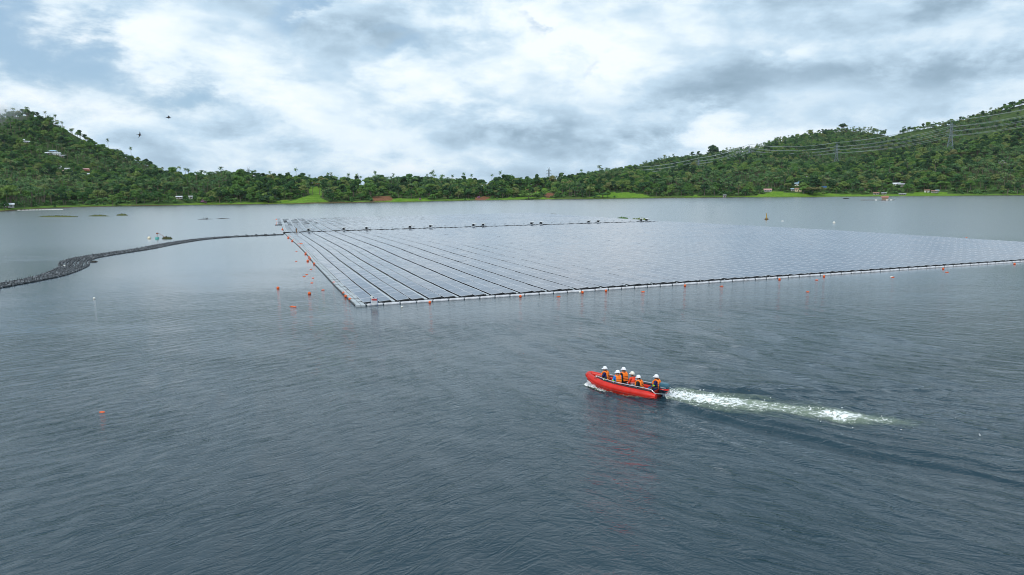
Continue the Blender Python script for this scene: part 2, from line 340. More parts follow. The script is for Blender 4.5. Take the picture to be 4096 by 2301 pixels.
# ================================================================== trees
def leafmat(name, cols, var=.35):
    m = bpy.data.materials.new(name); m.use_nodes = True; t = NT(m.node_tree); b = t.n['Principled BSDF']
    oi = t.node('ShaderNodeObjectInfo'); oc = t.node('ShaderNodeTexCoord').outputs['Object']
    gp = t.node('ShaderNodeNewGeometry').outputs['Position']
    n = t.noise(oc, .55, 3, .6); reg = t.noise(gp, .012, 3, .6)
    f = t.m('ADD', t.m('MULTIPLY', oi.outputs['Random'], .70), t.m('MULTIPLY', reg, .34))
    c = t.ramp(f, [(p_, (q_[0] * .98, q_[1] * 1.12, q_[2] * 1.35)) for p_, q_ in cols])
    c = t.mixc(t.mapr(n, .3, .7, 0, .5), c, t.ramp(n, [(.3, (.018, .058, .022)), (.7, (.17, .28, .06))]))
    t.put(b.inputs['Base Color'], c); b.inputs['Roughness'].default_value = .6; b.inputs['Specular IOR Level'].default_value = .25
    tr = t.node('ShaderNodeBsdfTranslucent'); t.put(tr.inputs[0], c)
    mx = t.node('ShaderNodeMixShader'); mx.inputs[0].default_value = .22; out = t.n['Material Output']
    t.l.new(b.outputs[0], mx.inputs[1]); t.l.new(tr.outputs[0], mx.inputs[2]); t.l.new(mx.outputs[0], out.inputs[0]); return m
M_leaf = leafmat('broad_leaves', [(.14, (.012, .045, .022)), (.30, (.028, .095, .026)), (.46, (.065, .155, .03)), (.60, (.13, .235, .035)), (.76, (.21, .27, .055)), (.90, (.27, .22, .08))])
M_dark = leafmat('dark_leaves', [(.2, (.012, .042, .02)), (.8, (.025, .075, .024))])
M_palm = leafmat('palm_fronds', [(.2, (.05, .12, .04)), (.5, (.095, .18, .05)), (.75, (.16, .23, .07)), (.92, (.28, .25, .09))])
M_bana = leafmat('shrub_leaves', [(.2, (.05, .13, .035)), (.5, (.10, .21, .045)), (.8, (.20, .31, .08))])
M_brown = leafmat('russet_leaves', [(.2, (.12, .1, .03)), (.8, (.18, .13, .04))])
M_pink = mat('pink_blossom', (.34, .13, .27), .7)
M_bark = mat('bark', (.16, .13, .10), .9, var=.3, vscale=2)
def crown_mesh(name, seed, h=9.0, r=4.2, flat=.62, base=.32, nb=13, leaves=34, lsz=.72, m=None, cone=False):
    g = np.random.default_rng(seed); cs = []
    for i in range(nb):
        th = g.uniform(0, 2 * math.pi); k = math.sqrt(g.uniform(0, 1)); zz = g.uniform(-.5, 1)
        wid = math.sqrt(max(0, 1 - zz * zz * .9)) * k if not cone else (1 - (zz + .5) / 1.6) * k
        cs.append((math.cos(th) * wid * r * .78, math.sin(th) * wid * r * .78, h * (base + (1 - base) * .5) + zz * (h * (1 - base)) * .5 * .8, r * g.uniform(.27, .46)))
    V = []; 
    for (cx, cy, cz, cr) in cs:
        d = g.normal(size=(leaves, 3)); d /= np.linalg.norm(d, axis=1)[:, None]; d[:, 2] = np.abs(d[:, 2]) * .9 - .25 * (g.random(leaves))
        p = np.array([cx, cy, cz]) + d * cr * g.uniform(.75, 1.1, (leaves, 1)) * [1, 1, flat + .2]
        nrm = d + g.normal(size=(leaves, 3)) * .45; nrm /= np.linalg.norm(nrm, axis=1)[:, None]
        a = np.cross(nrm, g.normal(size=(leaves, 3))); a /= np.linalg.norm(a, axis=1)[:, None]; b2 = np.cross(nrm, a)
        s1 = lsz * g.uniform(.6, 1.25, (leaves, 1)); s2 = s1 * g.uniform(.5, .9, (leaves, 1))
        V.append(np.stack([p - a * s1, p - b2 * s2, p + a * s1, p + b2 * s2], 1).reshape(-1, 3))
    V = np.concatenate(V); return npmesh(name, V, np.arange(len(V)).reshape(-1, 4), [m or M_leaf])
def trunk_mesh(name, h, r0, lean=0.3, limbs=3, seed=0, up_to=.55, spread=2.2):
    g = random.Random(seed); mb = MB()
    mb.tube([(0, 0, -1.0), (lean * .2, 0, h * .25), (lean * .6, lean * .2, h * up_to), (lean, lean * .3, h * .8)], [r0 * 1.25, r0, r0 * .7, r0 * .25], 6)
    for i in range(limbs):
        a = 2 * math.pi * (i + g.random() * .5) / limbs; z = h * g.uniform(.3, .5)
        mb.tube([(lean * .4, 0, z), (math.cos(a) * spread * .6, math.sin(a) * spread * .6, z + h * .16), (math.cos(a) * spread, math.sin(a) * spread, z + h * .3)], [r0 * .55, r0 * .38, r0 * .15], 5)
    me = bpy.data.meshes.new(name); me.from_pydata([tuple(v) for v in mb.v], [], mb.f); me.materials.append(M_bark); return me
def frond_V(g, n, L, w, el0, droop, origin):
    V = []; Fc = []
    for i in range(n):
        a = 2 * math.pi * (i + g.uniform(-.35, .35)) / n; e = el0 + g.uniform(-.5, .35); p = np.array(origin, float); seg = 5; pr = []
        l = L * g.uniform(.85, 1.1)
        for k in range(seg + 1):
            q = k / seg; pr.append((p.copy(), w * (math.sin(math.pi * min(1, q * .85 + .12)) ** .7) * (1 if k < seg else .15)))
            ee = e - droop * q; p = p + np.array([math.cos(a) * math.cos(ee), math.sin(a) * math.cos(ee), math.sin(ee)]) * l / seg
        sd = np.array([-math.sin(a), math.cos(a), 0]); b0 = len(V)
        for (c, ww) in pr: V += [c - sd * ww - [0, 0, ww * .45], c, c + sd * ww - [0, 0, ww * .45]]
        for k in range(seg):
            o = b0 + 3 * k; Fc += [(o, o + 1, o + 4, o + 3), (o + 1, o + 2, o + 5, o + 4)]
    return V, Fc
def palm_crown(name, seed, h, L=3.6):
    g = random.Random(seed); V, Fc = frond_V(g, 13, L, .42, .75, 1.75, (0, 0, h)); V2, F2 = frond_V(g, 8, L * .9, .4, .05, 1.3, (0, 0, h)); b0 = len(V)
    V += V2; Fc += [tuple(i + b0 for i in f) for f in F2]; return npmesh(name, np.array(V), np.array(Fc), [M_palm])
def shrub_mesh(name, seed, n=11, L=3.2, w=.42):
    g = random.Random(seed); V = []; Fc = []
    for q in range(3):
        V2, F2 = frond_V(g, n // 2 + 1, L * g.uniform(.8, 1.1), w, 1.25, 1.5, (g.uniform(-1.4, 1.4), g.uniform(-1.4, 1.4), .6)); b0 = len(V); V += V2; Fc += [tuple(i + b0 for i in f) for f in F2]
    return npmesh(name, np.array(V), np.array(Fc), [M_bana])
CROWN = [crown_mesh('crown', 11, 9.5, 4.4), crown_mesh('crown', 12, 11, 4.6, nb=18), crown_mesh('crown', 13, 8, 4.8, flat=.4, base=.45), crown_mesh('crown', 14, 12, 3.6, nb=17, m=M_dark), crown_mesh('crown', 15, 7.5, 3.6, nb=12), crown_mesh('crown', 16, 10, 5.0, nb=20, lsz=.7)]
TRUNK = [trunk_mesh('trunk', h, .28, seed=i) for i, h in enumerate([9.5, 11, 8, 12, 7.5, 10])]
PH = [11.0, 13.0, 9.0]
PCROWN = [palm_crown('crown', 21 + i, h) for i, h in enumerate(PH)]
def ptrunk(name, h, lean):
    mb = MB(); mb.tube([(-lean, 0, -1), (-lean * .8, 0, h * .2), (-lean * .35, 0, h * .6), (0, 0, h)], [.3, .22, .17, .14], 6)
    me = bpy.data.meshes.new(name); me.from_pydata([tuple(v) for v in mb.v], [], mb.f); me.materials.append(M_bark); return me
PTRUNK = [ptrunk('trunk', h, l) for h, l in zip(PH, (1.2, .5, 1.6))]
SHRUB = [shrub_mesh('shrub', 31), shrub_mesh('shrub', 32, 13, 2.6, .5), crown_mesh('shrub', 33, 3.6, 2.4, base=.0, nb=9, leaves=26, lsz=.5, m=M_bana)]

# scatter ------------------------------------------------------------
def jgrid(s, x0, x1, y0, y1, seed):
    g = np.random.default_rng(seed); a, b2 = np.meshgrid(np.arange(x0, x1, s), np.arange(y0, y1, s)); a = a + g.uniform(-.48, .48, a.shape) * s; b2 = b2 + g.uniform(-.48, .48, b2.shape) * s
    return a.ravel(), b2.ravel()
def scatter(s, rlo, rhi, seed):
    Xp, Yp = jgrid(s, -1500, 1600, 250, 2250, seed)
    r = np.hypot(Xp, Yp); a = np.arctan2(Xp, Yp); x = azx(a); _, rs, rf, zf, rb, zb = prof(x)
    k = (x > -260) & (x < 4360) & (r > rs + 7) & (r < rb + 25) & (r - rf > rlo) & (r - rf < rhi); Xp, Yp, r, x = Xp[k], Yp[k], r[k], x[k]
    return Xp, Yp, r, x
A = scatter(5.6, -900, 40, 1); Bf = scatter(7.6, 40, 3000, 2)
Xp, Yp, rp, xp = [np.concatenate([a, b_]) for a, b_ in zip(A, Bf)]
Zp = ground(Xp, Yp); rsp = prof(xp)[1]
# drop what the ground in front hides (with a margin for other viewpoints)
tang = (Zg - H) / Rg; run = np.maximum.accumulate(tang, 1)
ai = np.clip(np.searchsorted(acol, np.arctan2(Xp, Yp)), 0, NA - 1)
hid = np.zeros(len(Xp), bool)
for i in range(len(Xp)):
    j = np.searchsorted(Rg[ai[i]], rp[i] - 15) - 1
    if j > 3 and run[ai[i], j] > (Zp[i] + 16 + .012 * rp[i] - H) / rp[i]: hid[i] = True
md_, sp_ = cover_of(Xp, Yp, Zp)
uu = rp - rsp; g = np.random.default_rng(5); rv = g.random(len(Xp))
den = fbm(Xp / 60, Yp / 60, 41, 3)
strip = 7 + 70 * np.clip(vnoise(xp / 160, xp * 0, 5) - .45, 0, 1)
keep = ~hid & ~((md_ > .5) & (rv > .035)) & ~((md_ > .1) & (rv > .10)) & ~((sp_ > .5) & (rv > .02)) & ~((uu < strip) & (rv > .22)) & ~((den < .33) & (rv > .6))
Xp, Yp, Zp, rp, xp, uu, rv, den = [q[keep] for q in (Xp, Yp, Zp, rp, xp, uu, rv, den)]
pn = fbm(Xp / 75, Yp / 75, 77, 3); sn = fbm(Xp / 40, Yp / 40, 99, 3); kr = g.random(len(Xp))
kind = np.zeros(len(Xp), int)
kind[(pn + .25 * (kr - .5) > .47)] = 1
kind[(kr > .55) & (sn > .47) & (uu < 200)] = 2
kind[(uu < 45) & (kr > .45)] = 2
kind[(kr > .90)] = 2
kind[(kr < .10)] = 0
nv = np.array([6, 3, 3])
var = np.floor(g.random(len(Xp)) * nv[kind]).astype(int)
scl = np.where(kind == 0, g.uniform(.55, 1.15, len(Xp)), np.where(kind == 1, g.uniform(.7, 1.1, len(Xp)), g.uniform(.7, 1.35, len(Xp))))
scl = scl * np.where(g.random(len(Xp)) < .05, 1.45, 1.0)
rot = g.uniform(0, 2 * math.pi, len(Xp))
def solo_tree(k, v, loc, s, rz, label, group, zs=1.0, name=None, cat='tree', crown=None, trunk=None):
    nm = name or ['broadleaf_tree', 'coconut_palm', 'shrub'][k]
    if k == 2:
        o = link(bpy.data.objects.new(nm, SHRUB[v])); o.location = loc; o.rotation_euler = (0, 0, rz); o.scale = (s, s, s); return tag(o, label, 'shrub', group)
    o = empty(nm, loc, rz, label, cat, group); o.scale = (s, s, s * zs)
    for n_, me in (('crown', crown or (CROWN, PCROWN)[k][v]), ('trunk', trunk or (TRUNK, PTRUNK)[k][v])):
        c = link(bpy.data.objects.new(n_, me)); c.parent = o
    return o
LAB = {0: ['leafy round-crowned tree in the dense woods along the far shore', 'round-crowned trees along the far shore'],
       1: ['coconut palm with feathery fronds among the woods by the far shore', 'coconut palms in the woods by the far shore'],
       2: ['broad-leaved green shrub at the foot of the wooded slope by the water', 'shrubs at the foot of the wooded slope']}
size = scl * np.array([9., 9., 4.])[kind] / rp
taken = np.zeros(len(Xp), bool)
inview = (xp > -10) & (xp < 4106)
for k, mx in ((0, 285), (1, 250), (2, 290)):
    c = np.nonzero((kind == k) & inview & (uu < 400))[0]; c = c[np.argsort(-(size[c] * (1 + .35 * np.exp(-uu[c] / 25))))][:mx]
    for i in c: solo_tree(k, int(var[i]), (Xp[i], Yp[i], Zp[i] - .2), float(scl[i]), float(rot[i]), *LAB[k])
    taken[c] = True
# the rest of each kind: one mass
def mass(name, k, protos, label, cat):
    sel = (kind == k) & ~taken
    me = bpy.data.meshes.new(name); n = int(sel.sum()); me.vertices.add(n)
    P = np.stack([Xp[sel], Yp[sel], Zp[sel] - .2], -1).astype(np.float32); me.vertices.foreach_set('co', P.ravel())
    for nm, arr, ty in (('vr', var[sel], 'INT'), ('sc', scl[sel], 'FLOAT'), ('rz', rot[sel], 'FLOAT')):
        a = me.attributes.new(nm, ty, 'POINT'); a.data.foreach_set('value', arr.astype(np.int32 if ty == 'INT' else np.float32))
    o = link(bpy.data.objects.new(name, me)); tag(o, label, cat, kind='stuff')
    col = bpy.data.collections.new(name + '_kinds')
    for i, parts in enumerate(protos):
        bm = bmesh.new(); mats = []
        for pm in parts:
            off = len(mats); n0 = len(bm.faces); bm.from_mesh(pm); bm.faces.ensure_lookup_table()
            for f in bm.faces[n0:]: f.material_index += off
            mats += list(pm.materials)
        m2 = bpy.data.meshes.new('k%d' % i); bm.to_mesh(m2); bm.free()
        for q in mats: m2.materials.append(q)
        col.objects.link(bpy.data.objects.new('%s_%02d' % (name, i), m2))
    ng = bpy.data.node_groups.new(name, 'GeometryNodeTree'); ng.interface.new_socket('Geometry', in_out='INPUT', socket_type='NodeSocketGeometry'); ng.interface.new_socket('Geometry', in_out='OUTPUT', socket_type='NodeSocketGeometry')
    N = ng.nodes; L = ng.links; gi = N.new('NodeGroupInput'); go = N.new('NodeGroupOutput')
    ci = N.new('GeometryNodeCollectionInfo'); ci.inputs['Collection'].default_value = col; ci.inputs['Separate Children'].default_value = True; ci.inputs['Reset Children'].default_value = True
    ip = N.new('GeometryNodeInstanceOnPoints'); ip.inputs['Pick Instance'].default_value = True
    def attr(nm, ty):
        a = N.new('GeometryNodeInputNamedAttribute'); a.data_type = ty; a.inputs['Name'].default_value = nm; return a.outputs['Attribute']
    cx = N.new('ShaderNodeCombineXYZ'); L.new(attr('rz', 'FLOAT'), cx.inputs[2]); sx = N.new('ShaderNodeCombineXYZ'); sa = attr('sc', 'FLOAT')
    for i in range(3): L.new(sa, sx.inputs[i])
    L.new(gi.outputs[0], ip.inputs['Points']); L.new(ci.outputs[0], ip.inputs['Instance']); L.new(attr('vr', 'INT'), ip.inputs['Instance Index']); L.new(cx.outputs[0], ip.inputs['Rotation']); L.new(sx.outputs[0], ip.inputs['Scale'])
    L.new(ip.outputs[0], go.inputs[0]); md = o.modifiers.new('scatter', 'NODES'); md.node_group = ng; print(name, n); return o
mass('woods', 0, [(CROWN[i], TRUNK[i]) for i in range(6)], 'dense mass of leafy trees covering the hillsides behind the shore', 'woods')
mass('palm_grove', 1, [(PCROWN[i], PTRUNK[i]) for i in range(3)], 'mass of coconut palms spread through the woods on the hills', 'palm grove')
mass('undergrowth', 2, [(SHRUB[i],) for i in range(3)], 'green undergrowth of shrubs and banana plants between the trees', 'undergrowth')

# ---- trees that stand out
def skyline(px, py, rmin, rmax):
    """stand a tree on the ridge so that its top comes at the pixel"""
    d = ray(px, py); a = math.atan2(d[0], d[1]); e = math.tan(math.atan2(d[2], math.hypot(d[0], d[1])))
    r = np.arange(rmin, rmax, 4.0); gz = ground(r * math.sin(a), r * math.cos(a)); k = int(np.argmax((gz - H) / r))
    return Vector((r[k] * math.sin(a), r[k] * math.cos(a), gz[k])), float(H + r[k] * e - gz[k]), float(r[k])
SKYP = [(716, 671), (741, 679), (752, 681), (805, 689), (905, 687), (965, 683), (1020, 686), (1079, 692), (1121, 700), (1183, 679), (1324, 697), (1394, 700), (1427, 701), (1574, 700), (1732, 687), (1723, 694), (1708, 702), (1810, 705), (1855, 697), (1886, 703), (2001, 691), (1968, 702),
        (2248, 699), (2463, 676), (2325, 683), (2415, 685), (1312, 698), (850, 692), (1155, 695), (1500, 690)]
SKYF = [(3619, 508), (3694, 500), (3736, 490), (3771, 487), (3965, 433), (3612, 512), (3230, 525), (3250, 522), (3270, 526), (3450, 520), (522, 590), (220, 462), (345, 555), (180, 450), (100, 446), (72, 450), (430, 560), (2520, 668), (2640, 640), (2760, 617)]
for i, (x, y) in enumerate(SKYP):
    a_, _ = azel(x, 760); rs0 = float(prof(np.array([float(x)]))[1][0]); rf0 = float(prof(np.array([float(x)]))[2][0])
    p, h, r = skyline(x, y, rs0 + 40, rf0 + 60); h = min(max(h + 1.5, 9), 21); v = i % 3
    solo_tree(1, v, p - Vector((0, 0, .3)), .95, random.uniform(0, 6.28), 'coconut palm breaking the skyline of the low ridge across the lake', 'palms on the skyline of the low ridge', zs=h / (.95 * (PH[v] + .4)))
for i, (x, y) in enumerate(SKYF):
    rf0 = float(prof(np.array([float(x)]))[2][0]); p, h, r = skyline(x, y, rf0 + 150, 2300); h = min(max(h + 1, 8), 20); v = i % 3
    solo_tree(1, v, p - Vector((0, 0, .3)), 1.0, random.uniform(0, 6.28), 'lone coconut palm on the crest of a high hill', 'palms on the hill crests', zs=h / (PH[v] + .4))
def feature(px, py, w_m, h_m, label, name='broadleaf_tree', v=0, top=False, crown=None, trunk=None, cat='tree', rr=None):
    if rr: p, h, r = skyline(px, py, *rr); h_m = h_m or h
    else: p, r = hit(px, py)
    bh = [9.5, 11, 8, 12, 7.5, 10][v]; bw = [8.8, 9.2, 9.6, 7.2, 7.2, 10][v]; s = w_m / bw
    return solo_tree(0, v, p - Vector((0, 0, .4)), s, random.uniform(0, 6), label, None, zs=h_m / (bh * s), name=name, cat=cat, crown=crown, trunk=trunk)
cone = crown_mesh('crown', 51, 12, 4.2, base=.12, nb=22, m=M_dark, cone=True, leaves=34)
feature(2148, 752, 10, 20, 'tall dark pyramid-shaped tree standing above the shoreline woods', v=3, crown=cone)
feature(2177, 722, 5, 9, 'small dark pointed tree beside the lattice pylon on the ridge', v=3, crown=cone)
umb = crown_mesh('crown', 52, 7, 6.5, flat=.2, base=.62, nb=22, m=M_brown, lsz=.7, leaves=36)
feature(3250, 778, 21, 9.5, 'wide flat-topped tree with russet-brown foliage at the shore meadow', v=2, crown=umb)
umb2 = crown_mesh('crown', 53, 7, 6.5, flat=.22, base=.5, nb=20, lsz=.7, leaves=34)
feature(2410, 792, 16, 7.5, 'spreading umbrella-shaped tree on the bright grass by the water', v=2, crown=umb2)
feature(2115, 797, 18, 8.5, 'spreading umbrella-shaped tree beside the bare soil at the waterline', v=2, crown=umb2)
feature(1075, 812, 20, 9, 'low wide dark green tree at the left end of the bright meadow', v=2, crown=crown_mesh('crown', 54, 7, 6.5, flat=.3, base=.35, nb=22, m=M_dark, lsz=.7, leaves=34))
feature(2855, 560, 22, 0, 'huge dark round tree crowning the right hill above the pylons', v=5, crown=crown_mesh('crown', 55, 10, 5.0, nb=34, m=M_dark, lsz=.6, leaves=40, base=.0), rr=(1300, 2200)).scale = (3.1, 3.1, 3.0)
o = feature(3372, 512, 14, 0.1, 'rounded dark tree on the highest point of the middle crest', v=5, crown=crown_mesh('crown', 56, 10, 5.0, nb=22, m=M_dark, lsz=.6, leaves=34), rr=(1300, 2200)); o.scale = (2.0, 2.0, 1.7)
o = feature(3536, 530, 9, .1, 'isolated ball-shaped tree in the saddle of the right hill', v=5, crown=crown_mesh('crown', 57, 10, 5.0, nb=18, m=M_dark, lsz=.6), rr=(1300, 2200)); o.scale = (1.0, 1.0, 1.0)
o = feature(4050, 405, 9, .1, 'dark bushy tree at the top of the right hill', v=5, crown=crown_mesh('crown', 58, 10, 5.0, nb=18, m=M_dark, lsz=.6), rr=(1300, 2200)); o.scale = (1.7, 1.7, 1.2)
for x, y, w_, l_ in ((815, 817, 5.5, 'pink-flowering bush at the water edge left of the meadow'), (1680, 803, 2.6, 'small pink-flowering bush on the grassy bank'), (1915, 798, 4, 'pale pink flowering bush beside the lower soil patch')):
    p, r = hit(x, y - 2); o = solo_tree(2, 2, p, w_ / 4.6, 0, l_, None, name='flowering_bush'); o.data = crown_mesh('flowering_bush', 61, 3.6, 2.4, base=0, nb=9, leaves=26, lsz=.45, m=M_pink)
# ================================================================== water
mw = bpy.data.materials.new('lake_water'); mw.use_nodes = True; t = NT(mw.node_tree); b = t.n['Principled BSDF']
pos = t.node('ShaderNodeNewGeometry').outputs['Position']; sx = t.node('ShaderNodeSeparateXYZ'); t.put(sx.inputs[0], pos)
dist = t.node('ShaderNodeVectorMath', operation='LENGTH'); t.put(dist.inputs[0], pos); D = dist.outputs['Value']
big = t.noise(t.mapping(pos, sc=(1, 1, 0)), .018, 4, .55, .4)
patch = t.noise(t.mapping(pos, loc=(40, 9, 0), rot=(0, 0, R(20)), sc=(.6, 1.6, 0)), .05, 4, .6, .5)
# two ripple trains: crests running up to the right on the left, down to the right on the right
def train(rot, sc, scale, det, rough, dist_, loc=(0, 0, 0)):
    return t.noise(t.mapping(t.mapping(pos, loc=loc, rot=(0, 0, R(-rot))), sc=sc), scale, det, rough, dist_)
rl = train(42, (.34, 1.15, 1), 1.5, 4, .58, .7); rr_ = train(-34, (.34, 1.15, 1), 1.4, 4, .58, .7, (5, 3, 0))
fine = train(4, (.45, 1.5, 1), 4.8, 3, .6, .5, (1, 8, 0)); swell = train(-14, (.35, 1.3, 1), .42, 2, .5, .3, (9, 2, 0))
side = t.mapr(t.m('ADD', sx.outputs[0], t.m('MULTIPLY', t.m('SUBTRACT', big, .5), 26)), -7, 9)
rip = t.mixf(side, rl, rr_)
# sharpen the crests
rip = t.m('SUBTRACT', 1.0, t.m('ABSOLUTE', t.m('MULTIPLY', t.m('SUBTRACT', rip, .52), 2.6)))
rough_zone = t.mapr(t.m('ADD', t.m('MULTIPLY', patch, .55), t.m('MULTIPLY', big, .45)), .38, .62, .45, 1.15)
calm = t.mapr(t.m('ADD', sx.outputs[0], t.m('MULTIPLY', sx.outputs[1], .35)), -30, 25, .42, 1.0)
amp = t.m('MULTIPLY', t.m('MULTIPLY', rough_zone, calm), t.mapr(D, 28, 130, 1.0, .08))
def gust(x0, x1, y, wy, s):
    # long lane of wind-roughened water lying across the lake
    a_, b_ = G(x0, y), G(x1, y - (x1 - x0) * .012); c = (a_ + b_) / 2; L = (b_ - a_).length / 2; an = math.atan2((b_ - a_).y, (b_ - a_).x)
    v = t.mapping(t.vadd(pos, (-c.x, -c.y, 0)), rot=(0, 0, -an)); v = t.mapping(v, sc=(1 / L, 1 / wy, 1)); q = t.node('ShaderNodeTexGradient', gradient_type='SPHERICAL'); t.put(q.inputs[0], v); return t.m('MULTIPLY', t.m('MULTIPLY', q.outputs['Fac'], s), t.mapr(t.noise(t.mapping(pos, sc=(.4, 1, 0)), .25, 4, .6, .3), .4, .6, .2, 1))
lanes = t.m('ADD', t.m('ADD', gust(-500, 620, 905, 12, 1.0), gust(-700, 260, 888, 14, .8)), t.m('ADD', gust(-300, 330, 1040, 9, .8), gust(900, 1140, 905, 14, .5)))
amp = t.m('ADD', amp, t.m('MULTIPLY', lanes, .9))
hgt = t.m('ADD', t.m('MULTIPLY', rip, .082), t.m('ADD', t.m('MULTIPLY', fine, .030), t.m('MULTIPLY', swell, .09)))
hgt = t.m('MULTIPLY', hgt, amp)
bp = t.node('ShaderNodeBump'); bp.inputs['Strength'].default_value = 1.0; bp.inputs['Distance'].default_value = 1.0; t.put(bp.inputs['Height'], hgt)
t.put(b.inputs['Normal'], bp.outputs[0])
bc = t.mixc(t.mapr(big, .35, .65), (.007, .027, .040), (.014, .040, .054)); t.put(b.inputs['Base Color'], bc)
b.inputs['IOR'].default_value = 1.45
t.put(b.inputs['Roughness'], t.mapr(D, 60, 220, .06, .24, False)); t.put(b.inputs['Coat Weight'], t.mapr(D, 60, 200, 0, 1.0, False)); b.inputs['Coat Roughness'].default_value = .25; b.inputs['Coat IOR'].default_value = 1.5
# sheet: fine grid near the boat (real swell and wake), coarse beyond, out to the horizon
BO = Vector((8.20, 38.32, 0)); BH = R(90 + 51.5)       # boat origin (stern, waterline) and heading (angle from +X)
hx, hy = math.cos(BH), math.sin(BH); nx_, ny_ = -hy, hx   # heading, left normal
xa = np.concatenate([[-6000, -2500, -1200, -600, -300, -180, -120, -90, -70, -55, -45], np.arange(-38, 40.01, .16), [46, 55, 70, 90, 120, 180, 300, 600, 1200, 2500, 6000]])
ya = np.concatenate([[-3000, -200, 0, 8, 13], np.arange(16, 72.01, .16), [75, 80, 88, 100, 120, 150, 200, 300, 450, 700, 1100, 2000, 4000, 9000]])
XX, YY = np.meshgrid(xa, ya)
fade = np.clip((38 - np.abs(XX)) / 8, 0, 1) * np.clip((YY - 14) / 5, 0, 1) * np.clip((70 - YY) / 18, 0, 1)
S_ = (XX - BO.x) * hx + (YY - BO.y) * hy; T_ = (XX - BO.x) * nx_ + (YY - BO.y) * ny_
ZW = np.zeros_like(XX)
for k in range(26):                                       # chop
    lam = rng.uniform(.9, 4.2); th = rng.normal(R(205), R(26)); a = .0038 * lam ** .8 * rng.uniform(.6, 1.2); ph = rng.uniform(0, 6.28)
    q = (XX * math.cos(th) + YY * math.sin(th)) * 2 * math.pi / lam + ph + 1.2 * vnoise(XX / 7, YY / 7, 60 + k); ZW += a * np.sin(q)
ZW *= (.5 + .9 * fbm(XX / 16, YY / 16, 70, 2))
WK = [(8.4, 38.5)] + [tuple(G(x_, y_)[:2]) for x_, y_ in ((2720, 1580), (2900, 1608), (3100, 1632), (3300, 1654), (3450, 1672), (3600, 1684), (3800, 1700), (4300, 1745), (5200, 1830))]   # churned track behind the boat
def wake_st(X, Y):
    best = np.full(X.shape, 1e9); st = np.zeros(X.shape); sg = np.zeros(X.shape); acc = 0
    for (x0, y0), (x1, y1) in zip(WK[:-1], WK[1:]):
        dx, dy = x1 - x0, y1 - y0; L = math.hypot(dx, dy); q = np.clip(((X - x0) * dx + (Y - y0) * dy) / L / L, 0, 1)
        ddx, ddy = X - x0 - q * dx, Y - y0 - q * dy; d = np.hypot(ddx, ddy); k = d < best; best = np.where(k, d, best); st = np.where(k, acc + q * L, st); sg = np.where(k, np.sign(dx * ddy - dy * ddx), sg); acc += L
    return st, best * sg
ws, wd = wake_st(XX, YY)
# diverging wake arms: crests both sides of the track, opening backwards
for arm, w0 in ((1, .20), (-1, .24)):
    for j, off in enumerate((0, 1.5, 3.1, 4.9)):
        c = arm * (.55 + .36 * (ws + 2.0) * (1 - .05 * j)) ; c = c + arm * (-off * .75)
        dd = wd - c - .35 * (vnoise(XX / 2.2, YY / 2.2, 80 + j) - .5)
        env = np.exp(-ws / 16) * np.clip(ws / 1.5, 0, 1) * np.clip((ws - off * 1.1) / 2, 0, 1)
        ZW += w0 * (.75 ** j) * env * (np.exp(-(dd / .26) ** 2) - .55 * np.exp(-((dd - arm * .5) / .4) ** 2))
# bow waves running off both sides of the hull and fanning into the foreground
for arm, w0 in ((1, .17), (-1, .17)):
    for j, off in enumerate((0, 1.15, 2.3, 3.6, 5.0)):
        c = arm * (.75 + .40 * (4.6 - S_) ) - arm * off * .55
        dd = T_ - c - .5 * (vnoise(XX / 3, YY / 3, 90 + j) - .5); u_ = 4.6 - S_
        env = np.clip((u_ - off) / 1.2, 0, 1) * np.exp(-np.maximum(u_, 0) / 15)
        ZW += w0 * (.8 ** j) * env * (np.exp(-(dd / .22) ** 2) - .5 * np.exp(-((dd + arm * .42) / .34) ** 2))
churn = np.exp(-(wd / (.8 + .05 * ws)) ** 2) * np.exp(-ws / 11) * (ws > .02)
ZW += churn * (.30 * (fbm(XX / .55, YY / .55, 101, 3) - .35) + .05 * np.sin(XX * 3 + YY * 2.2))
inside = (np.abs(T_) < np.interp(S_, [0, 3, 4.4], [.66, .6, .1])) & (S_ > .0) & (S_ < 4.2); ZW = np.where(inside, -.42, ZW)
ZW *= fade
ii = np.arange(XX.size).reshape(XX.shape); Fw = np.stack([ii[:-1, :-1], ii[:-1, 1:], ii[1:, 1:], ii[1:, :-1]], -1).reshape(-1, 4)
me = npmesh('water', np.stack([XX, YY, ZW], -1).reshape(-1, 3), Fw, [mw], smooth=True)
water = link(bpy.data.objects.new('water', me)); tag(water, 'wide grey-blue lake surface, rippled by wind and the boat wake', 'water', kind='structure')
# ---- foam: torn white sheet riding a few mm over the churned water
mf = bpy.data.materials.new('white_foam'); mf.use_nodes = True; t = NT(mf.node_tree); b = t.n['Principled BSDF']
oc = t.node('ShaderNodeNewGeometry').outputs['Position']; at = t.node('ShaderNodeAttribute', attribute_name='dens'); dn = at.outputs['Fac']
nA = t.noise(t.mapping(oc, rot=(0, 0, R(26)), sc=(.55, 1.25, 1)), 3.4, 7, .68, 1.0); nB = t.noise(oc, 9.0, 4, .65, .6)
nn = t.m('ADD', t.m('MULTIPLY', nA, .68), t.m('MULTIPLY', nB, .32))
wh = t.mapr(t.m('SUBTRACT', t.m('ADD', nn, t.m('MULTIPLY', dn, .24)), .72), -.03, .07)
aer = t.m('MULTIPLY', t.mapr(t.m('ADD', dn, t.m('MULTIPLY', t.m('SUBTRACT', nA, .5), .8)), .25, 1.0), .6)
t.put(b.inputs['Alpha'], t.m('MAXIMUM', wh, aer)); b.inputs['Roughness'].default_value = .7
t.put(b.inputs['Base Color'], t.mixc(wh, (.30, .38, .27), (.86, .89, .88)))
b.inputs['Subsurface Weight'].default_value = 0
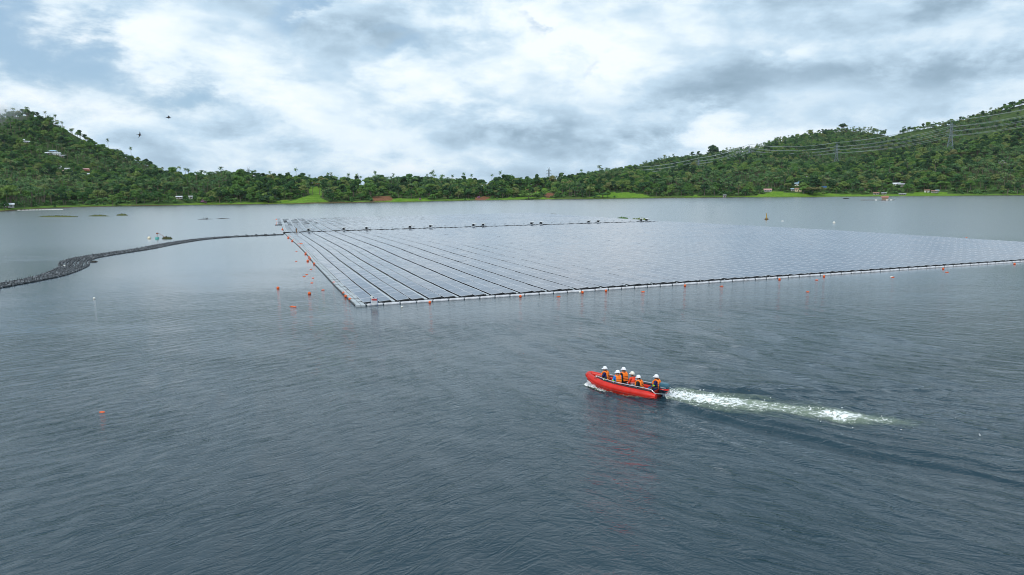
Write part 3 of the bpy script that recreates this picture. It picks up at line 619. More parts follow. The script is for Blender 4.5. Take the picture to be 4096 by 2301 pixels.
def foam(name, x0, x1, y0, y1, dfun, lift, label, cat='foam', res=.07):
    a, c = np.meshgrid(np.arange(x0, x1, res), np.arange(y0, y1, res)); d = dfun(a, c)
    from_z = interp_grid(a, c); n = fbm(a / .3, c / .3, 201, 3); z = from_z + .012 + lift * np.clip(d, 0, 1) * np.maximum(0, n - .35)
    i2 = np.arange(a.size).reshape(a.shape); Fq = np.stack([i2[:-1, :-1], i2[:-1, 1:], i2[1:, 1:], i2[1:, :-1]], -1).reshape(-1, 4)
    kk = (d.ravel()[Fq] > .02).any(1); Fq = Fq[kk]; usedv = np.unique(Fq); mp = -np.ones(a.size, int); mp[usedv] = np.arange(len(usedv))
    me = npmesh(name, np.stack([a, c, z], -1).reshape(-1, 3)[usedv], mp[Fq], [mf], smooth=True)
    av = me.attributes.new('dens', 'FLOAT', 'POINT'); av.data.foreach_set('value', d.ravel()[usedv].astype(np.float32))
    return tag(link(bpy.data.objects.new(name, me)), label, cat, kind='stuff')
def interp_grid(a, c):
    xi = np.interp(a, xa, np.arange(len(xa))); yi = np.interp(c, ya, np.arange(len(ya))); i = np.clip(xi.astype(int), 0, len(xa) - 2); j = np.clip(yi.astype(int), 0, len(ya) - 2); fx = xi - i; fy = yi - j
    return (ZW[j, i] * (1 - fx) + ZW[j, i + 1] * fx) * (1 - fy) + (ZW[j + 1, i] * (1 - fx) + ZW[j + 1, i + 1] * fx) * fy
def dwake(a, c):
    s, d = wake_st(a, c); wdt = .66 + .50 * np.clip(s, 0, 3) / 3 + .05 * s + .12 * np.sin(s * 1.7); core = np.exp(-(d / wdt) ** 2 * 1.1) * np.exp(-np.maximum(s - 3.5, 0) / 9) * (s > .05) * np.where(s > 9.5, np.exp(-(s - 9.5) / 1.3), 1)
    edge = .55 * np.exp(-((np.abs(d) - wdt * 1.15) / .22) ** 2) * np.exp(-s / 8) * (s > .05)
    stre = .42 * np.exp(-((d + .2) / .9) ** 2) * np.exp(-((s - 10.5) / 2.4) ** 2)
    return core * 1.25 + edge * (s < 11) + stre + .30 * np.exp(-((d + .3) / 1.1) ** 2) * (s > 9) * (s < 17) * np.clip((17 - s) / 6, 0, 1)
foam('wake_foam', 7.6, 27, 29, 41, dwake, .22, 'white churned foam trail left by the outboard behind the red boat')
def dbow(a, c):
    s = (a - BO.x) * hx + (c - BO.y) * hy; d = (a - BO.x) * nx_ + (c - BO.y) * ny_; sdn = np.abs(d)
    w_ = .88 - .5 * np.clip((s - 2.8) / 1.7, 0, 1) ** 1.6
    return np.exp(-((sdn - w_ - .02) / .2) ** 2) * np.clip((4.75 - s) / .3, 0, 1) * np.clip(s / .6, 0, 1) * (.62 + .9 * np.clip((s - 2.9) / 1.2, 0, 1)) + 1.3 * np.exp(-((s - 4.25) / .42) ** 2 - ((d - .1) / .62) ** 2)
spray_ = foam('bow_spray', 3.2, 9.4, 36.0, 43.4, dbow, .35, 'white spray thrown up along the bow and sides of the red boat', 'spray', .05)

# droplets and torn lips of water thrown up at the bow and behind the transom
g = np.random.default_rng(15); V = []; Fq = []
def drops(n, fn, smax):
    for i in range(n):
        p, s = fn(); s = s * smax; q = [np.array(p) + g.normal(0, s, 3) for _ in range(3)]; b0 = len(V); V.extend([np.array(p) + g.normal(0, s * .4, 3)] + q); Fq.extend([(b0, b0 + 1, b0 + 2), (b0, b0 + 2, b0 + 3), (b0, b0 + 3, b0 + 1), (b0 + 1, b0 + 3, b0 + 2)])
def bowp():
    s = 4.45 - g.exponential(.45); side_ = 1 if g.random() < .7 else -1; w = (.30 + .55 * min(1, max(0, (4.45 - s) / 1.6)) ** .7) + abs(g.normal(0, .12)); z = abs(g.normal(0, .16)) * math.exp(-(4.45 - s) / 1.0)
    return (BO.x + s * hx + side_ * w * nx_, BO.y + s * hy + side_ * w * ny_, z), g.uniform(.4, 1)
drops(900, bowp, .035)
n_b = len(V)
me = npmesh('drops', np.array(V), np.array(Fq), [mat('spray_white', (.88, .90, .92), .5)]); dr = link(bpy.data.objects.new('spray_drops', me)); dr.parent = spray_; tag(dr, kind='stuff')
V = []; Fq = []
def sternp():
    s = g.exponential(2.2); d = g.normal(0, .35 + .05 * s); k = 0; acc = s
    for (x0, y0), (x1, y1) in zip(WK[:-1], WK[1:]):
        L = math.hypot(x1 - x0, y1 - y0)
        if acc < L: break
        acc -= L
    f = min(1, acc / L); nx2, ny2 = -(y1 - y0) / L, (x1 - x0) / L
    return (x0 + (x1 - x0) * f + nx2 * d, y0 + (y1 - y0) * f + ny2 * d, .05 + abs(g.normal(0, .07)) * math.exp(-s / 5)), g.uniform(.4, 1)
drops(900, sternp, .035)
me = npmesh('drops2', np.array(V), np.array(Fq), [bpy.data.materials['spray_white']]); dr = link(bpy.data.objects.new('spray_drops', me)); dr.parent = bpy.data.objects['wake_foam']; tag(dr, kind='stuff')
# ================================================================== floating solar array
FA = R(69.5); fdv = np.array([math.sin(FA), math.cos(FA)]); rdv = np.array([-fdv[1], fdv[0]])
O0 = np.array(G(1430, 1228)[:2]); P = 3.5; NP_ = 38; PV = 2.6
_fl = ([0, 9, 17, 26, 48, 67, 86, 107, 127, 140, 172, 196, 225, 258, 280], [-.07, -.13, -.2, -.16, -.14, .16, .15, -.02, -.22, -.17, .6, 1.43, 2.5, 3.5, 4.2])
_sc = ([0, 25, 70, 100, 136, 190, 258], [1.0, 1.0, .995, .975, .945, .92, .905])
def LW(u, v):
    u = np.asarray(u, float); v = np.asarray(v, float)
    q = np.interp(v, *_fl) + u * np.interp(v, *_sc) + .12 * (vnoise(v / 19, u * 0, 7) - .5) * np.clip(u / 20, 0, 1)
    v2 = v + .35 * (vnoise(u / 22, v / 60, 8) - .5)
    return O0[0] + q * fdv[0] + v2 * rdv[0], O0[1] + q * fdv[1] + v2 * rdv[1]
M_glass = bpy.data.materials.new('solar_glass'); M_glass.use_nodes = True; t = NT(M_glass.node_tree); b = t.n['Principled BSDF']
gp = t.node('ShaderNodeNewGeometry').outputs['Position']
n = t.noise(gp, .5, 4, .6); n2_ = t.noise(gp, .06, 3, .5)
t.put(b.inputs['Base Color'], t.mixc(t.m('ADD', t.m('MULTIPLY', n, .5), t.m('MULTIPLY', n2_, .5)), (.03, .05, .09), (.08, .10, .15)))
b.inputs['IOR'].default_value = 1.5; t.put(b.inputs['Roughness'], t.mapr(n, .3, .7, .10, .22, False)); b.inputs['Coat Weight'].default_value = .2; b.inputs['Coat Roughness'].default_value = .1
M_alu = mat('panel_frame', (.60, .63, .68), .4, .1)
M_walk = mat('pale_plastic', (.42, .46, .48), .6, var=.3, vscale=.7)
M_pont = mat('grey_white_plastic', (.60, .61, .64), .5, var=.3, vscale=1.6)
M_black = mat('black_plastic', (.012, .014, .016), .5, var=.3)
M_steel = mat('galvanised_steel', (.42, .44, .46), .45, .6)
BT, BL = .035, .04
def panel_geo(w, l, th=.035):
    x, y = w / 2, l / 2; a, b_ = x - .04, y - .04
    V = [(-x, -y, 0), (x, -y, 0), (x, y, 0), (-x, y, 0), (-a, -b_, 0), (a, -b_, 0), (a, b_, 0), (-a, b_, 0), (-x, -y, -th), (x, -y, -th), (x, y, -th), (-x, y, -th)]
    Fq = [(0, 1, 5, 4), (1, 2, 6, 5), (2, 3, 7, 6), (3, 0, 4, 7), (4, 5, 6, 7), (8, 9, 1, 0), (9, 10, 2, 1), (10, 11, 3, 2), (11, 8, 0, 3), (11, 10, 9, 8)]
    return np.array(V), np.array(Fq), np.array([0, 0, 0, 0, 1, 0, 0, 0, 0, 0])
PW = [1.29, 1.24]; PU = [.85 + .645, 2.45 + .62]
PGEO = [panel_geo(w, 2.52) for w in PW]
def many(name, geo, Mx, mats, parent, smooth=False, kind=None):
    V0, F0, m0 = geo; n = len(Mx)
    if n == 0: return None
    V = np.einsum('nij,kj->nki', Mx[:, :3, :3], V0) + Mx[:, None, :3, 3]
    Fq = (F0[None] + (np.arange(n) * len(V0))[:, None, None]).reshape(-1, F0.shape[1])
    o = link(bpy.data.objects.new(name, npmesh(name, V.reshape(-1, 3), Fq, mats, np.tile(m0, n), smooth))); o.parent = parent
    return tag(o, kind=kind)
def singles(name, geo, Mx, mats, parent, smooth=False, label=None):
    V0, F0, m0 = geo; me = npmesh(name, V0, F0, mats, m0, smooth)
    for M in Mx:
        o = link(bpy.data.objects.new(name, me)); o.parent = parent; o.matrix_world = Matrix([list(map(float, r)) for r in M])
def frames(u, v, z, pitch, roll, yaw=None):
    """matrices: local x along u (tilting up to the right), local y along v"""
    u = np.asarray(u, float); v = np.asarray(v, float); x, y = LW(u, v); x1, y1 = LW(u, v + .5); x0, y0 = LW(u, v - .5)
    th = np.arctan2(y1 - y0, x1 - x0) - math.pi / 2
    if yaw is not None: th = th + yaw
    cx, sx_ = np.cos(th), np.sin(th); cp, sp_ = np.cos(pitch), np.sin(pitch); cr, sr = np.cos(roll), np.sin(roll); n = len(u)
    M = np.zeros((n, 4, 4)); M[:, 3, 3] = 1
    Rz = np.zeros((n, 3, 3)); Rz[:, 0, 0] = cx; Rz[:, 0, 1] = -sx_; Rz[:, 1, 0] = sx_; Rz[:, 1, 1] = cx; Rz[:, 2, 2] = 1
    Ry = np.zeros((n, 3, 3)); Ry[:, 0, 0] = cp; Ry[:, 0, 2] = -sp_; Ry[:, 2, 0] = sp_; Ry[:, 2, 2] = cp; Ry[:, 1, 1] = 1
    Rx = np.zeros((n, 3, 3)); Rx[:, 1, 1] = cr; Rx[:, 1, 2] = -sr; Rx[:, 2, 1] = sr; Rx[:, 2, 2] = cr; Rx[:, 0, 0] = 1
    M[:, :3, :3] = Rz @ Ry @ Rx; M[:, 0, 3] = x; M[:, 1, 3] = y; M[:, 2, 3] = z; return M
def boxgeo(w, l, h, tp=.93):
    V = [(a * w / 2 * s_, b_ * l / 2 * s_, z) for z, s_ in ((-h / 2, 1), (h / 2 * .6, 1), (h / 2, tp)) for a, b_ in ((-1, -1), (1, -1), (1, 1), (-1, 1))]
    Fq = [(3, 2, 1, 0), (8, 9, 10, 11)] + [(j * 4 + k, j * 4 + (k + 1) % 4, j * 4 + 4 + (k + 1) % 4, j * 4 + 4 + k) for j in range(2) for k in range(4)]
    return np.array(V), np.array(Fq), np.zeros(len(Fq), int)
def tubegeo(r, l, n=10):
    prof_ = [(-l / 2, r * .35), (-l / 2 + .06, r * .85), (-l / 2 + .14, r), (-l * .02 - .03, r), (-l * .0, r * .93), (l * .02 + .03, r), (l / 2 - .14, r), (l / 2 - .06, r * .85), (l / 2, r * .35)]
    V = [(x, q * math.cos(2 * math.pi * k / n), q * math.sin(2 * math.pi * k / n)) for x, q in prof_ for k in range(n)]
    Fq = [(i * n + k, i * n + (k + 1) % n, (i + 1) * n + (k + 1) % n, (i + 1) * n + k) for i in range(len(prof_) - 1) for k in range(n)]
    return np.array(V), np.array(Fq), np.zeros(len(Fq), int)
def block(name, v0, v1, label, rear=False):
    u0, v00 = (0, v0); x, y = LW(0, v0); root = empty(name, (float(x), float(y), 0), 0, label, 'solar array')
    root.location = (0, 0, 0)
    rows = np.arange(v0, v1 - PV / 2, PV) + PV / 2; g = np.random.default_rng(3 if rear else 4)
    for c in (0, 1):
        kk, vv = np.meshgrid(np.arange(NP_), rows); kk = kk.ravel(); vv = vv.ravel(); n = len(kk)
        wav = .035 * (vnoise(kk * P / 9, vv / 7, 50 + c) - .5)
        M = frames(PU[c] + P * kk + g.normal(0, .006, n), vv, .345 + g.normal(0, .008, n), R(5.2) + g.normal(0, .0075, n) + wav * .5, g.normal(0, .004, n) + wav * .4, g.normal(0, .002, n))
        if rear:                                    # loose, uneven rafts at the far left corner
            q = np.exp(-kk / 4.0) * np.clip((vv - v0 - 25) / 60, 0, 1); M2 = frames(PU[c] + P * kk, vv, .24 + 0 * vv, R(4.6) + .03 * q * g.normal(0, 1, n), .03 * q * g.normal(0, 1, n)); M = np.where((q > .2)[:, None, None], M2, M)
            gone = (g.random(n) < .38 * q) & (q > .2); M = M[~gone]; n = len(M)
        d = np.hypot(M[:, 0, 3], M[:, 1, 3]); order = np.argsort(d); nn = 50
        if not rear: ok = np.array([i for i in order if PX(M[i, 0, 3], M[i, 1, 3], .2)[0] < 4200][:nn])
        else: ok = order[:nn]
        rest = np.setdiff1d(np.arange(n), ok)
        singles('solar_panel', PGEO[c], M[ok], [M_alu, M_glass], root); many('solar_panel', PGEO[c], M[rest], [M_alu, M_glass], root, kind='stuff')
        M[:, 2, 3] = .06
        many('shade_support_float', boxgeo(1.62, 2.59, .22), frames(PU[c] + .05 + P * kk, vv, .02 + 0 * vv, 0 * vv, 0 * vv), [M_black], root, kind='stuff')  # floats made wide and black to stand in for shadow under and between panels
    # walkways between the panel pairs
    kk, vv = np.meshgrid(np.arange(NP_), rows + .35); kk = kk.ravel(); vv = vv.ravel(); n = len(kk)
    Mw = frames(4.0 + P * kk, vv, .09 + g.normal(0, .012, n), g.normal(0, .01, n), g.normal(0, .006, n)); order = np.argsort(np.hypot(Mw[:, 0, 3], Mw[:, 1, 3]))
    kk2, vv2 = np.meshgrid(np.array([.17, .66]), np.arange(v0 - (.9 if not rear else 0), v1 - .3, PV / 2 * 2) + .95); Me = frames(kk2.ravel(), vv2.ravel(), .06 + g.normal(0, .015, kk2.size), g.normal(0, .012, kk2.size), g.normal(0, .01, kk2.size))
    oe = np.argsort(np.hypot(Me[:, 0, 3], Me[:, 1, 3])); ge = boxgeo(.42, 2.05, .26); gw = boxgeo(.42, 2.5, .2)
    singles('edge_float', ge, Me[oe[:100]], [M_walk], root); many('edge_float', ge, Me[oe[100:]], [M_walk], root, kind='stuff')
    singles('walkway_float', gw, Mw[order[:100]], [M_walk], root); many('walkway_float', gw, Mw[order[100:]], [M_walk], root, kind='stuff')
    dk = frames(np.array([.41] * len(rows)), rows, .0 * rows + .02, 0 * rows, 0 * rows); many('float_joint', boxgeo(1.1, 2.6, .14), dk, [M_black], root, kind='stuff')
    return root
arr = block('floating_solar_array', .85, 139.3, 'large near block of floating solar panels with white float tubes along its front edge')
rear = block('floating_solar_array', 142.3, 257.5, 'far block of floating solar panels beyond the dark cable line', True)
# front tubes (76, the near block's edge)
tg = tubegeo(.165, 1.66); uu_ = np.array([1.05 + 1.75 * i + .85 for i in range(76)]); Mt = frames(uu_, 0 * uu_ + .18, .05 + rng.normal(0, .008, 76), rng.normal(0, .006, 76), 0 * uu_, rng.normal(0, .012, 76))
singles('pontoon_tube', tg, Mt, [M_pont], arr, True)
mb = MB()
for i in range(77):                                     # shackles where the tubes meet
    x, y = LW(1.02 + 1.75 * i, .2); mb.box((float(x), float(y), .14), (.1, .2, .1), rz=random.random() * 3)
    if i % 2 == 0:
        x2, y2 = LW(1.02 + 1.75 * i, .75); mb.tube([(float(x), float(y), .18), (float(x2), float(y2), .14)], .04, 5)
tag(mb.build('tube_coupling', M_steel, arr), kind='stuff')
kk = np.arange(NP_); Mf = np.concatenate([frames(PU[c] + P * kk, 0 * kk + .78, .12 + 0 * kk, R(4.6) + 0 * kk, 0 * kk) for c in (0, 1)])
many('front_shade_strip', boxgeo(1.3, .06, .3), Mf, [M_black], arr, kind='stuff')  # black strips added for the shadow and dark floats below the front panels
# right flank and rear edge of each block: plain dark floats
for r_, va, vb in ((arr, 1, 139), (rear, 143, 257)):
    vv = np.arange(va, vb, 2.6); many('edge_beam', boxgeo(.3, 2.5, .2), frames(0 * vv + P * NP_ + .9, vv, .06 + 0 * vv, 0 * vv, 0 * vv), [M_walk], r_, kind='stuff')
# outboard strip at the far left corner
vv = np.arange(198.5, 256, 2.6); M = np.concatenate([frames(0 * vv + q, vv, .12 + rng.normal(0, .02, len(vv)), 0 * vv, 0 * vv) for q in (-2.2, -1.75)]); many('outer_float', boxgeo(.46, 2.4, .24), M, [M_walk], rear, kind='stuff')
vv = np.arange(199, 262, 2.6); many('outer_panel', PGEO[0], frames(0 * vv - .75, vv, .22 + rng.normal(0, .03, len(vv)), R(4) + rng.normal(0, .02, len(vv)), rng.normal(0, .02, len(vv))), [M_alu, M_glass], rear, kind='stuff')
many('cross_float', boxgeo(2.6, .5, .3), frames(np.array([-1.2]), np.array([197.0]), np.array([.12]), np.array([0.]), np.array([0.])), [M_black], rear)
# sign board
sgp = G(1498, 1227); sg = empty('warning_sign', sgp, R(-7), 'warning board with red heading in a blue frame at the near array corner', 'sign')
mb = MB()
for x in (-.36, .36): mb.tube([(x, 0, .02), (x, 0, .92)], .028, 6)
mb.tube([(-.36, 0, .9), (.36, 0, .9)], .022, 6); mb.build('frame', mat('blue_paint', (.01, .09, .28), .4), sg)
mb = MB(); mb.box((0, -.02, .56), (.68, .02, .6)); bd = mb.build('board', mat('white_board', (.72, .74, .76), .5), sg)
mb = MB(); mb.box((.07, -.034, .73), (.5, .004, .2)); mb.build('red_heading', mat('sign_red', (.42, .06, .06), .5), bd)
mb = MB(); mb.ball((-.25, -.034, .73), .085, 14, 8, (1, .06, 1)); mb.build('round_emblem', mat('emblem_dark_red', (.30, .02, .02), .5), bd); mb = MB(); mb.ball((-.25, -.040, .72), .035, 10, 6, (.8, .08, 1.3)); mb.build('emblem_flame', mat('emblem_white', (.85, .8, .7), .5), bd)
mb = MB()
for j, z in enumerate((.585, .50, .425, .36)):
    x = -.28; g = random.Random(j)
    while x < .26:
        w = g.uniform(.05, .15); mb.box((x + w / 2, -.034, z), (w, .004, (.05, .025, .025, .025)[j])); x += w + .025
mb.build('text_lines', mat('sign_text', (.05, .08, .16), .6), bd)
mb = MB(); mb.box((-.25, 0, 1.0), (.2, .14, .14)); mb.box((-.25, 0, 1.08), (.23, .17, .02)); mb.build('solar_lantern', mat('lantern_white', (.85, .87, .8), .4), sg)

# ---- cable line between the two blocks
cw = empty('cable_walkway', (0, 0, 0), 0, 'dark cable tray on floats with small posts crossing between the two solar blocks', 'cable tray')
mb = MB(); pts = []
for i in range(190):
    u = -.6 + i * .685; x, y = LW(u, 140.75); pts.append((float(x), float(y), .30 + .07 * math.sin(i * .9) + random.uniform(-.03, .03)))
mb.tube(pts, .13, 6); mb.tube([(p[0] + .1, p[1] + .18, p[2] - .1) for p in pts], .10, 6); mb.build('cable_bundle', M_black, cw)
vv = np.arange(0, 129, 1.3); many('tray_float', boxgeo(1.15, .55, .3), frames(vv, 0 * vv + 140.75, .04 + 0 * vv, 0 * vv, 0 * vv), [M_black], cw, kind='stuff')
for i in range(37):
    x, y = LW(1.4 + i * 3.5, 140.75); mb = MB(); mb.tube([(0, 0, .1), (0, 0, 1.05)], .035, 5); mb.tube([(-.3, 0, .98), (.3, 0, .98)], .03, 5); mb.tube([(-.22, 0, .75), (-.22, 0, 1.15)], .02, 4); mb.tube([(.22, 0, .75), (.22, 0, 1.15)], .02, 4)
    mb.build('post', M_steel, cw, loc=(float(x), float(y), 0), rz=R(20))
mb = MB(); mb.tube([(-.45, 0, .05), (-.45, 0, .8)], .03, 5); mb.tube([(.45, 0, .05), (.45, 0, .8)], .03, 5); mb.tube([(-.45, .5, .05), (-.45, .5, .8)], .03, 5); mb.tube([(.45, .5, .05), (.45, .5, .8)], .03, 5); mb.box((0, .25, .08), (1.3, .9, .16)); legs_ = mb
mb2 = MB(); mb2.box((-.12, .25, .78), (.62, .5, .62)); mb3 = MB(); mb3.box((.06, .22, 1.24), (1.25, .95, .06), ry=R(-5)); mb3.box((.36, -.06, .98), (.42, .05, .4)); mb4 = MB(); mb4.tube([(-.5, .1, .6), (-1.2, .1, .38), (-2.0, .05, .32)], .05, 5); mb4.tube([(.5, .1, .4), (1.1, .1, .34)], .05, 5)
ords = ['first', 'second', 'third', 'fourth', 'fifth', 'sixth', 'seventh', 'eighth', 'ninth', 'tenth', 'eleventh', 'twelfth', 'last']
inv0 = None; M_roof = mat('white_sheet', (.80, .81, .80), .45)
for i, u in enumerate((6.6, 16.6, 23.3, 36.5, 42.9, 56.8, 60.0, 76.6, 79.9, 97.4, 101, 117.6, 119.8)):
    u2 = u / float(np.interp(140, *_sc)); x, y = LW(u2, 140.2)
    if inv0 is None:
        inv0 = empty('inverter_cabinet', (0, 0, 0)); tag(inv0, 'x', 'inverter', 'inverter cabinets along the cable line')
        legs_.build('stand', M_steel, inv0); mb2.build('cabinet', M_black, inv0); mb3.build('roof', M_roof, inv0); mb4.build('cable', M_black, inv0); o = inv0
    else: o = copy_tree(inv0)
    o.location = (float(x), float(y), .12); o.rotation_euler = (0, 0, R(20.5)); o['label'] = '%s white-roofed inverter cabinet%s on the cable line between the solar blocks' % (ords[i], ' from the left' if i < 12 else ', at its right end')
x, y = LW(3.3, 140.5); o = empty('junction_post', (float(x), float(y), 0), R(20), 'narrow brown and grey upright cabinet at the left end of the cable line', 'cabinet')
mb = MB(); mb.box((0, 0, .75), (.32, .3, 1.4)); mb.build('casing', mat('weathered_brown', (.22, .13, .07), .7), o); mb = MB(); mb.box((-.24, 0, .7), (.12, .3, 1.3)); mb.build('side_panel', M_steel, o); mb = MB(); mb.box((0, 0, .06), (1.0, .9, .2)); mb.build('float', M_black, o)

# ---- floating cable line running off to the left
NEAR = [(-72, 70), (-67.5, 78), (-65.4, 86), (-65.1, 95), (-65.4, 101), (-67, 107), (-70, 115), (-73.3, 121), (-75.4, 125), (-77.1, 130), (-77.6, 137), (-77.2, 150), (-78.4, 162), (-78.4, 178), (-74.5, 187.5), (-68, 192.5), (-63.5, 196.0)]
WID = [3.0, 3.1, 3.3, 3.6, 3.9, 4.2, 4.6, 5.2, 5.2, 4.8, 4.2, 4.0, 4.0, 3.8, 3.2, 2.6, 1.4]
def resample(pts, step):
    p = np.array(pts, float); k = np.arange(len(p)); tt_ = np.linspace(0, len(p) - 1, 400)
    # smooth by Catmull-Rom
    q = []
    for tv in tt_:
        i = min(int(tv), len(p) - 2); f = tv - i; p0, p1, p2, p3 = p[max(i - 1, 0)], p[i], p[i + 1], p[min(i + 2, len(p) - 1)]
        q.append(.5 * ((2 * p1) + (-p0 + p2) * f + (2 * p0 - 5 * p1 + 4 * p2 - p3) * f * f + (-p0 + 3 * p1 - 3 * p2 + p3) * f ** 3))
    q = np.array(q); s = np.concatenate([[0], np.cumsum(np.hypot(*np.diff(q[:, :2], axis=0).T))]); sa = np.arange(0, s[-1], step)
    return np.stack([np.interp(sa, s, q[:, j]) for j in range(q.shape[1])], 1), sa
nr, sa__ = resample([(x, y, w * .85) for (x, y), w in zip(NEAR, WID)], .62)
bl = empty('floating_cable_line', (0, 0, 0), 0, 'curving band of dark cable floats trailing from the array to the left shore', 'cable floats')
tan_ = np.gradient(nr[:, :2], axis=0); tan_ /= np.linalg.norm(tan_, axis=1)[:, None]; nrm_ = np.stack([-tan_[:, 1], tan_[:, 0]], 1)
Mb = []; NS = 10
M_fl = bpy.data.materials.new('cable_float_plastic'); M_fl.use_nodes = True; t = NT(M_fl.node_tree); b = t.n['Principled BSDF']; nn = t.noise(t.node('ShaderNodeNewGeometry').outputs['Position'], 1.7, 3, .6); t.put(b.inputs['Base Color'], t.ramp(nn, [(.40, (.02, .023, .026)), (.55, (.055, .06, .065)), (.68, (.25, .26, .27))])); b.inputs['Roughness'].default_value = .5
cab = MB()
for sidx in range(NS):
    f = sidx / (NS - 1); off = nr[:, 2] * f + .08 * np.sin(sa__ / 5 + sidx * 2) * (f > 0)
    c = nr[:, :2] + nrm_ * off[:, None]; th = np.arctan2(tan_[:, 1], tan_[:, 0])
    for i in range(sidx % 2, len(c), 2):
        a = th[i] + random.uniform(-.15, .15); m = np.eye(4); s3 = random.uniform(.8, 1.15); m[:3, :3] = np.array([[math.cos(a), -math.sin(a), 0], [math.sin(a), math.cos(a), 0], [0, 0, 1]]) * s3; m[:3, 3] = (c[i, 0], c[i, 1], .06); Mb.append(m)
    cab.tube([(x, y, .1 + .05 * math.sin(i * 1.3)) for i, (x, y) in enumerate(c)][::2], .05, 4)
    for i in range(0, len(c), 4): cab.tube([(c[i, 0], c[i, 1], .1), (c[i, 0] + .05, c[i, 1], .42 + .1 * random.random())], .03, 4)
cab.build('cable', M_black, bl)
Mb = np.array(Mb); od = np.argsort(np.where(PX(Mb[:, 0, 3], Mb[:, 1, 3], 0)[0] > -5, np.hypot(Mb[:, 0, 3], Mb[:, 1, 3]), 999)); tgf = tubegeo(.17, .95, 8)
singles('float', tgf, Mb[od[:100]], [M_fl], bl, True); many('float', tgf, Mb[od[100:]], [M_fl], bl, True, kind='stuff')

# ================================================================== buoys
M_or = mat('orange_plastic', (.78, .115, .008), .45, var=.25, vscale=6); M_or2 = mat('dark_orange_plastic', (.55, .07, .008), .5, var=.3, vscale=6); M_wh = mat('white_plastic', (.75, .74, .68), .5, var=.2, vscale=6)
def buoy(px, py, d, label, m=None, pill=False, group=None, z=0.0, name='buoy'):
    p = G(px, py, z); mb = MB()
    if pill:
        mb.ball((0, 0, .02), d / 2, 14, 9, (1.75, 1, .55)); mb.tube([(-d * .9, 0, .02), (-d * 1.05, 0, 0)], d * .1, 6)
    else:
        mb.ball((0, 0, d * .22), d / 2, 18, 12); mb.tube([(0, 0, d * .68), (0, 0, d * .8)], d * .09, 8); mb.tube([(0, 0, -.02), (0, 0, -.3)], .02, 5)
    o = mb.build(name, m or M_or, None, True, loc=p, rz=random.uniform(-.4, .4)); return tag(o, label, 'buoy', group)
B = [(1112, 1155, .36, 'large orange ball buoy alone on open water left of the array'), (1237.5, 1177, .38, 'large orange ball buoy afloat just left of the near corner walkway'), (1231, 1046, .42, 'orange ball buoy standing clear of the walkway at its middle'), (1222, 1018.5, .4, 'orange ball buoy close beside the walkway bend'),
     (1168.5, 966.5, .42, 'small orange ball buoy off the upper part of the left walkway'), (1153, 954, .5, 'dark orange ball buoy below the cable line junction'), (1154, 948, .42, 'orange ball buoy touching the walkway just below the cable line'), (1130, 920, .6, 'orange ball buoy beside the left edge of the far block'),
     (1106, 881, .75, 'orange ball buoy at the far tip of the outer float strip'), (1107.5, 892.5, .65, 'orange ball buoy halfway down the outer float strip'), (1106, 900, .6, 'orange ball buoy at the near end of the outer float strip')]
for x, y, d, l in B: buoy(x, y, d, l)
for x, y, l in ((1186, 1006, 'small flat orange float left of the walkway bend'), (1185, 1046, 'tiny orange float furthest left beside the middle of the walkway'), (1244.5, 1078, 'flat orange float below the clear-standing ball buoy'), (1227, 1099, 'upper of two small flat orange floats off the walkway'), (1217, 1107, 'lower of two small flat orange floats off the walkway'),
                (1252, 1113, 'flat orange float nearest the walkway beside the pair'), (1247.5, 1132.5, 'broad flat orange float above the large ball buoy'), (1292, 1161, 'flat orange float between the ball buoy and the near corner walkway')): buoy(x, y, .22, l, pill=True)
buoy(1168, 1227, .24, 'left of two touching orange floats on open water below the balls', pill=True); buoy(1179, 1228.5, .22, 'right of two touching orange floats on open water below the balls', pill=True)
for i, (x, y) in enumerate(((1400, 1200), (1383, 1188), (1375, 1175), (1336, 1134), (1257, 1057), (1241.5, 1037), (1237, 1031), (1226, 1013), (1201.5, 989), (1192.5, 979.5), (1173, 963), (1160, 949))):
    buoy(x, y, .34 if i < 4 else .38, 'orange ball buoy tied to the outer side of the left edge walkway', group='orange balls tied along the left edge walkway', z=.05)
buoy(1205, 975, .4, 'flat orange float lying on top of the left edge walkway', z=.3, pill=True)
for x, y, l in ((1719.5, 1212, 'second couplings from the sign'), (2081.6, 1188, 'middle of the front edge, left of a loose orange float'), (2330, 1172, 'front edge next to a small white ball'), (2424, 1166, 'front edge right of the orange and white pair'), (2740, 1145, 'front edge left of a flat orange float near the middle right'),
                (3118, 1120, 'front edge, left one of two before the right quarter'), (3296, 1108, 'front edge, right one of two before the right quarter'), (3773, 1077, 'front edge right of a white and orange pair'), (4058, 1058, 'front edge at the right border of the view')):
    buoy(x, y, .30, 'orange ball buoy on ' + l if not l.startswith('second') else 'orange ball buoy moored on the front tubes right of the warning sign', z=0)
for x, y, l in ((2235, 1187, 'flat orange float drifting below the middle of the front edge'), (2572, 1168, 'tiny flat orange float drifting off the front edge above the boat'), (2887, 1146, 'flat orange float just off the front edge, right of centre'), (3267, 1121, 'flat orange float close under the right half of the front edge'), (3231, 1168, 'flat orange float lying well off the front edge on open water'),
                (3572, 1110, 'flat orange float touching a white one off the front edge'), (3788, 1090, 'small flat orange float right of the white and orange pair'), (3866, 951, 'orange float behind the right flank of the array'), (408, 1651, 'single orange float on the open water at the lower left')): buoy(x, y, .24 if y < 1500 else .2, l, pill=True, m=M_or)
buoy(1608, 1230, .22, 'small white ball buoy in front of the front tubes right of the sign', M_wh); buoy(2320, 1171, .26, 'small white ball touching the orange buoy on the front edge', M_wh); buoy(3566, 1108.5, .22, 'small white float touching a flat orange float', M_wh, True)
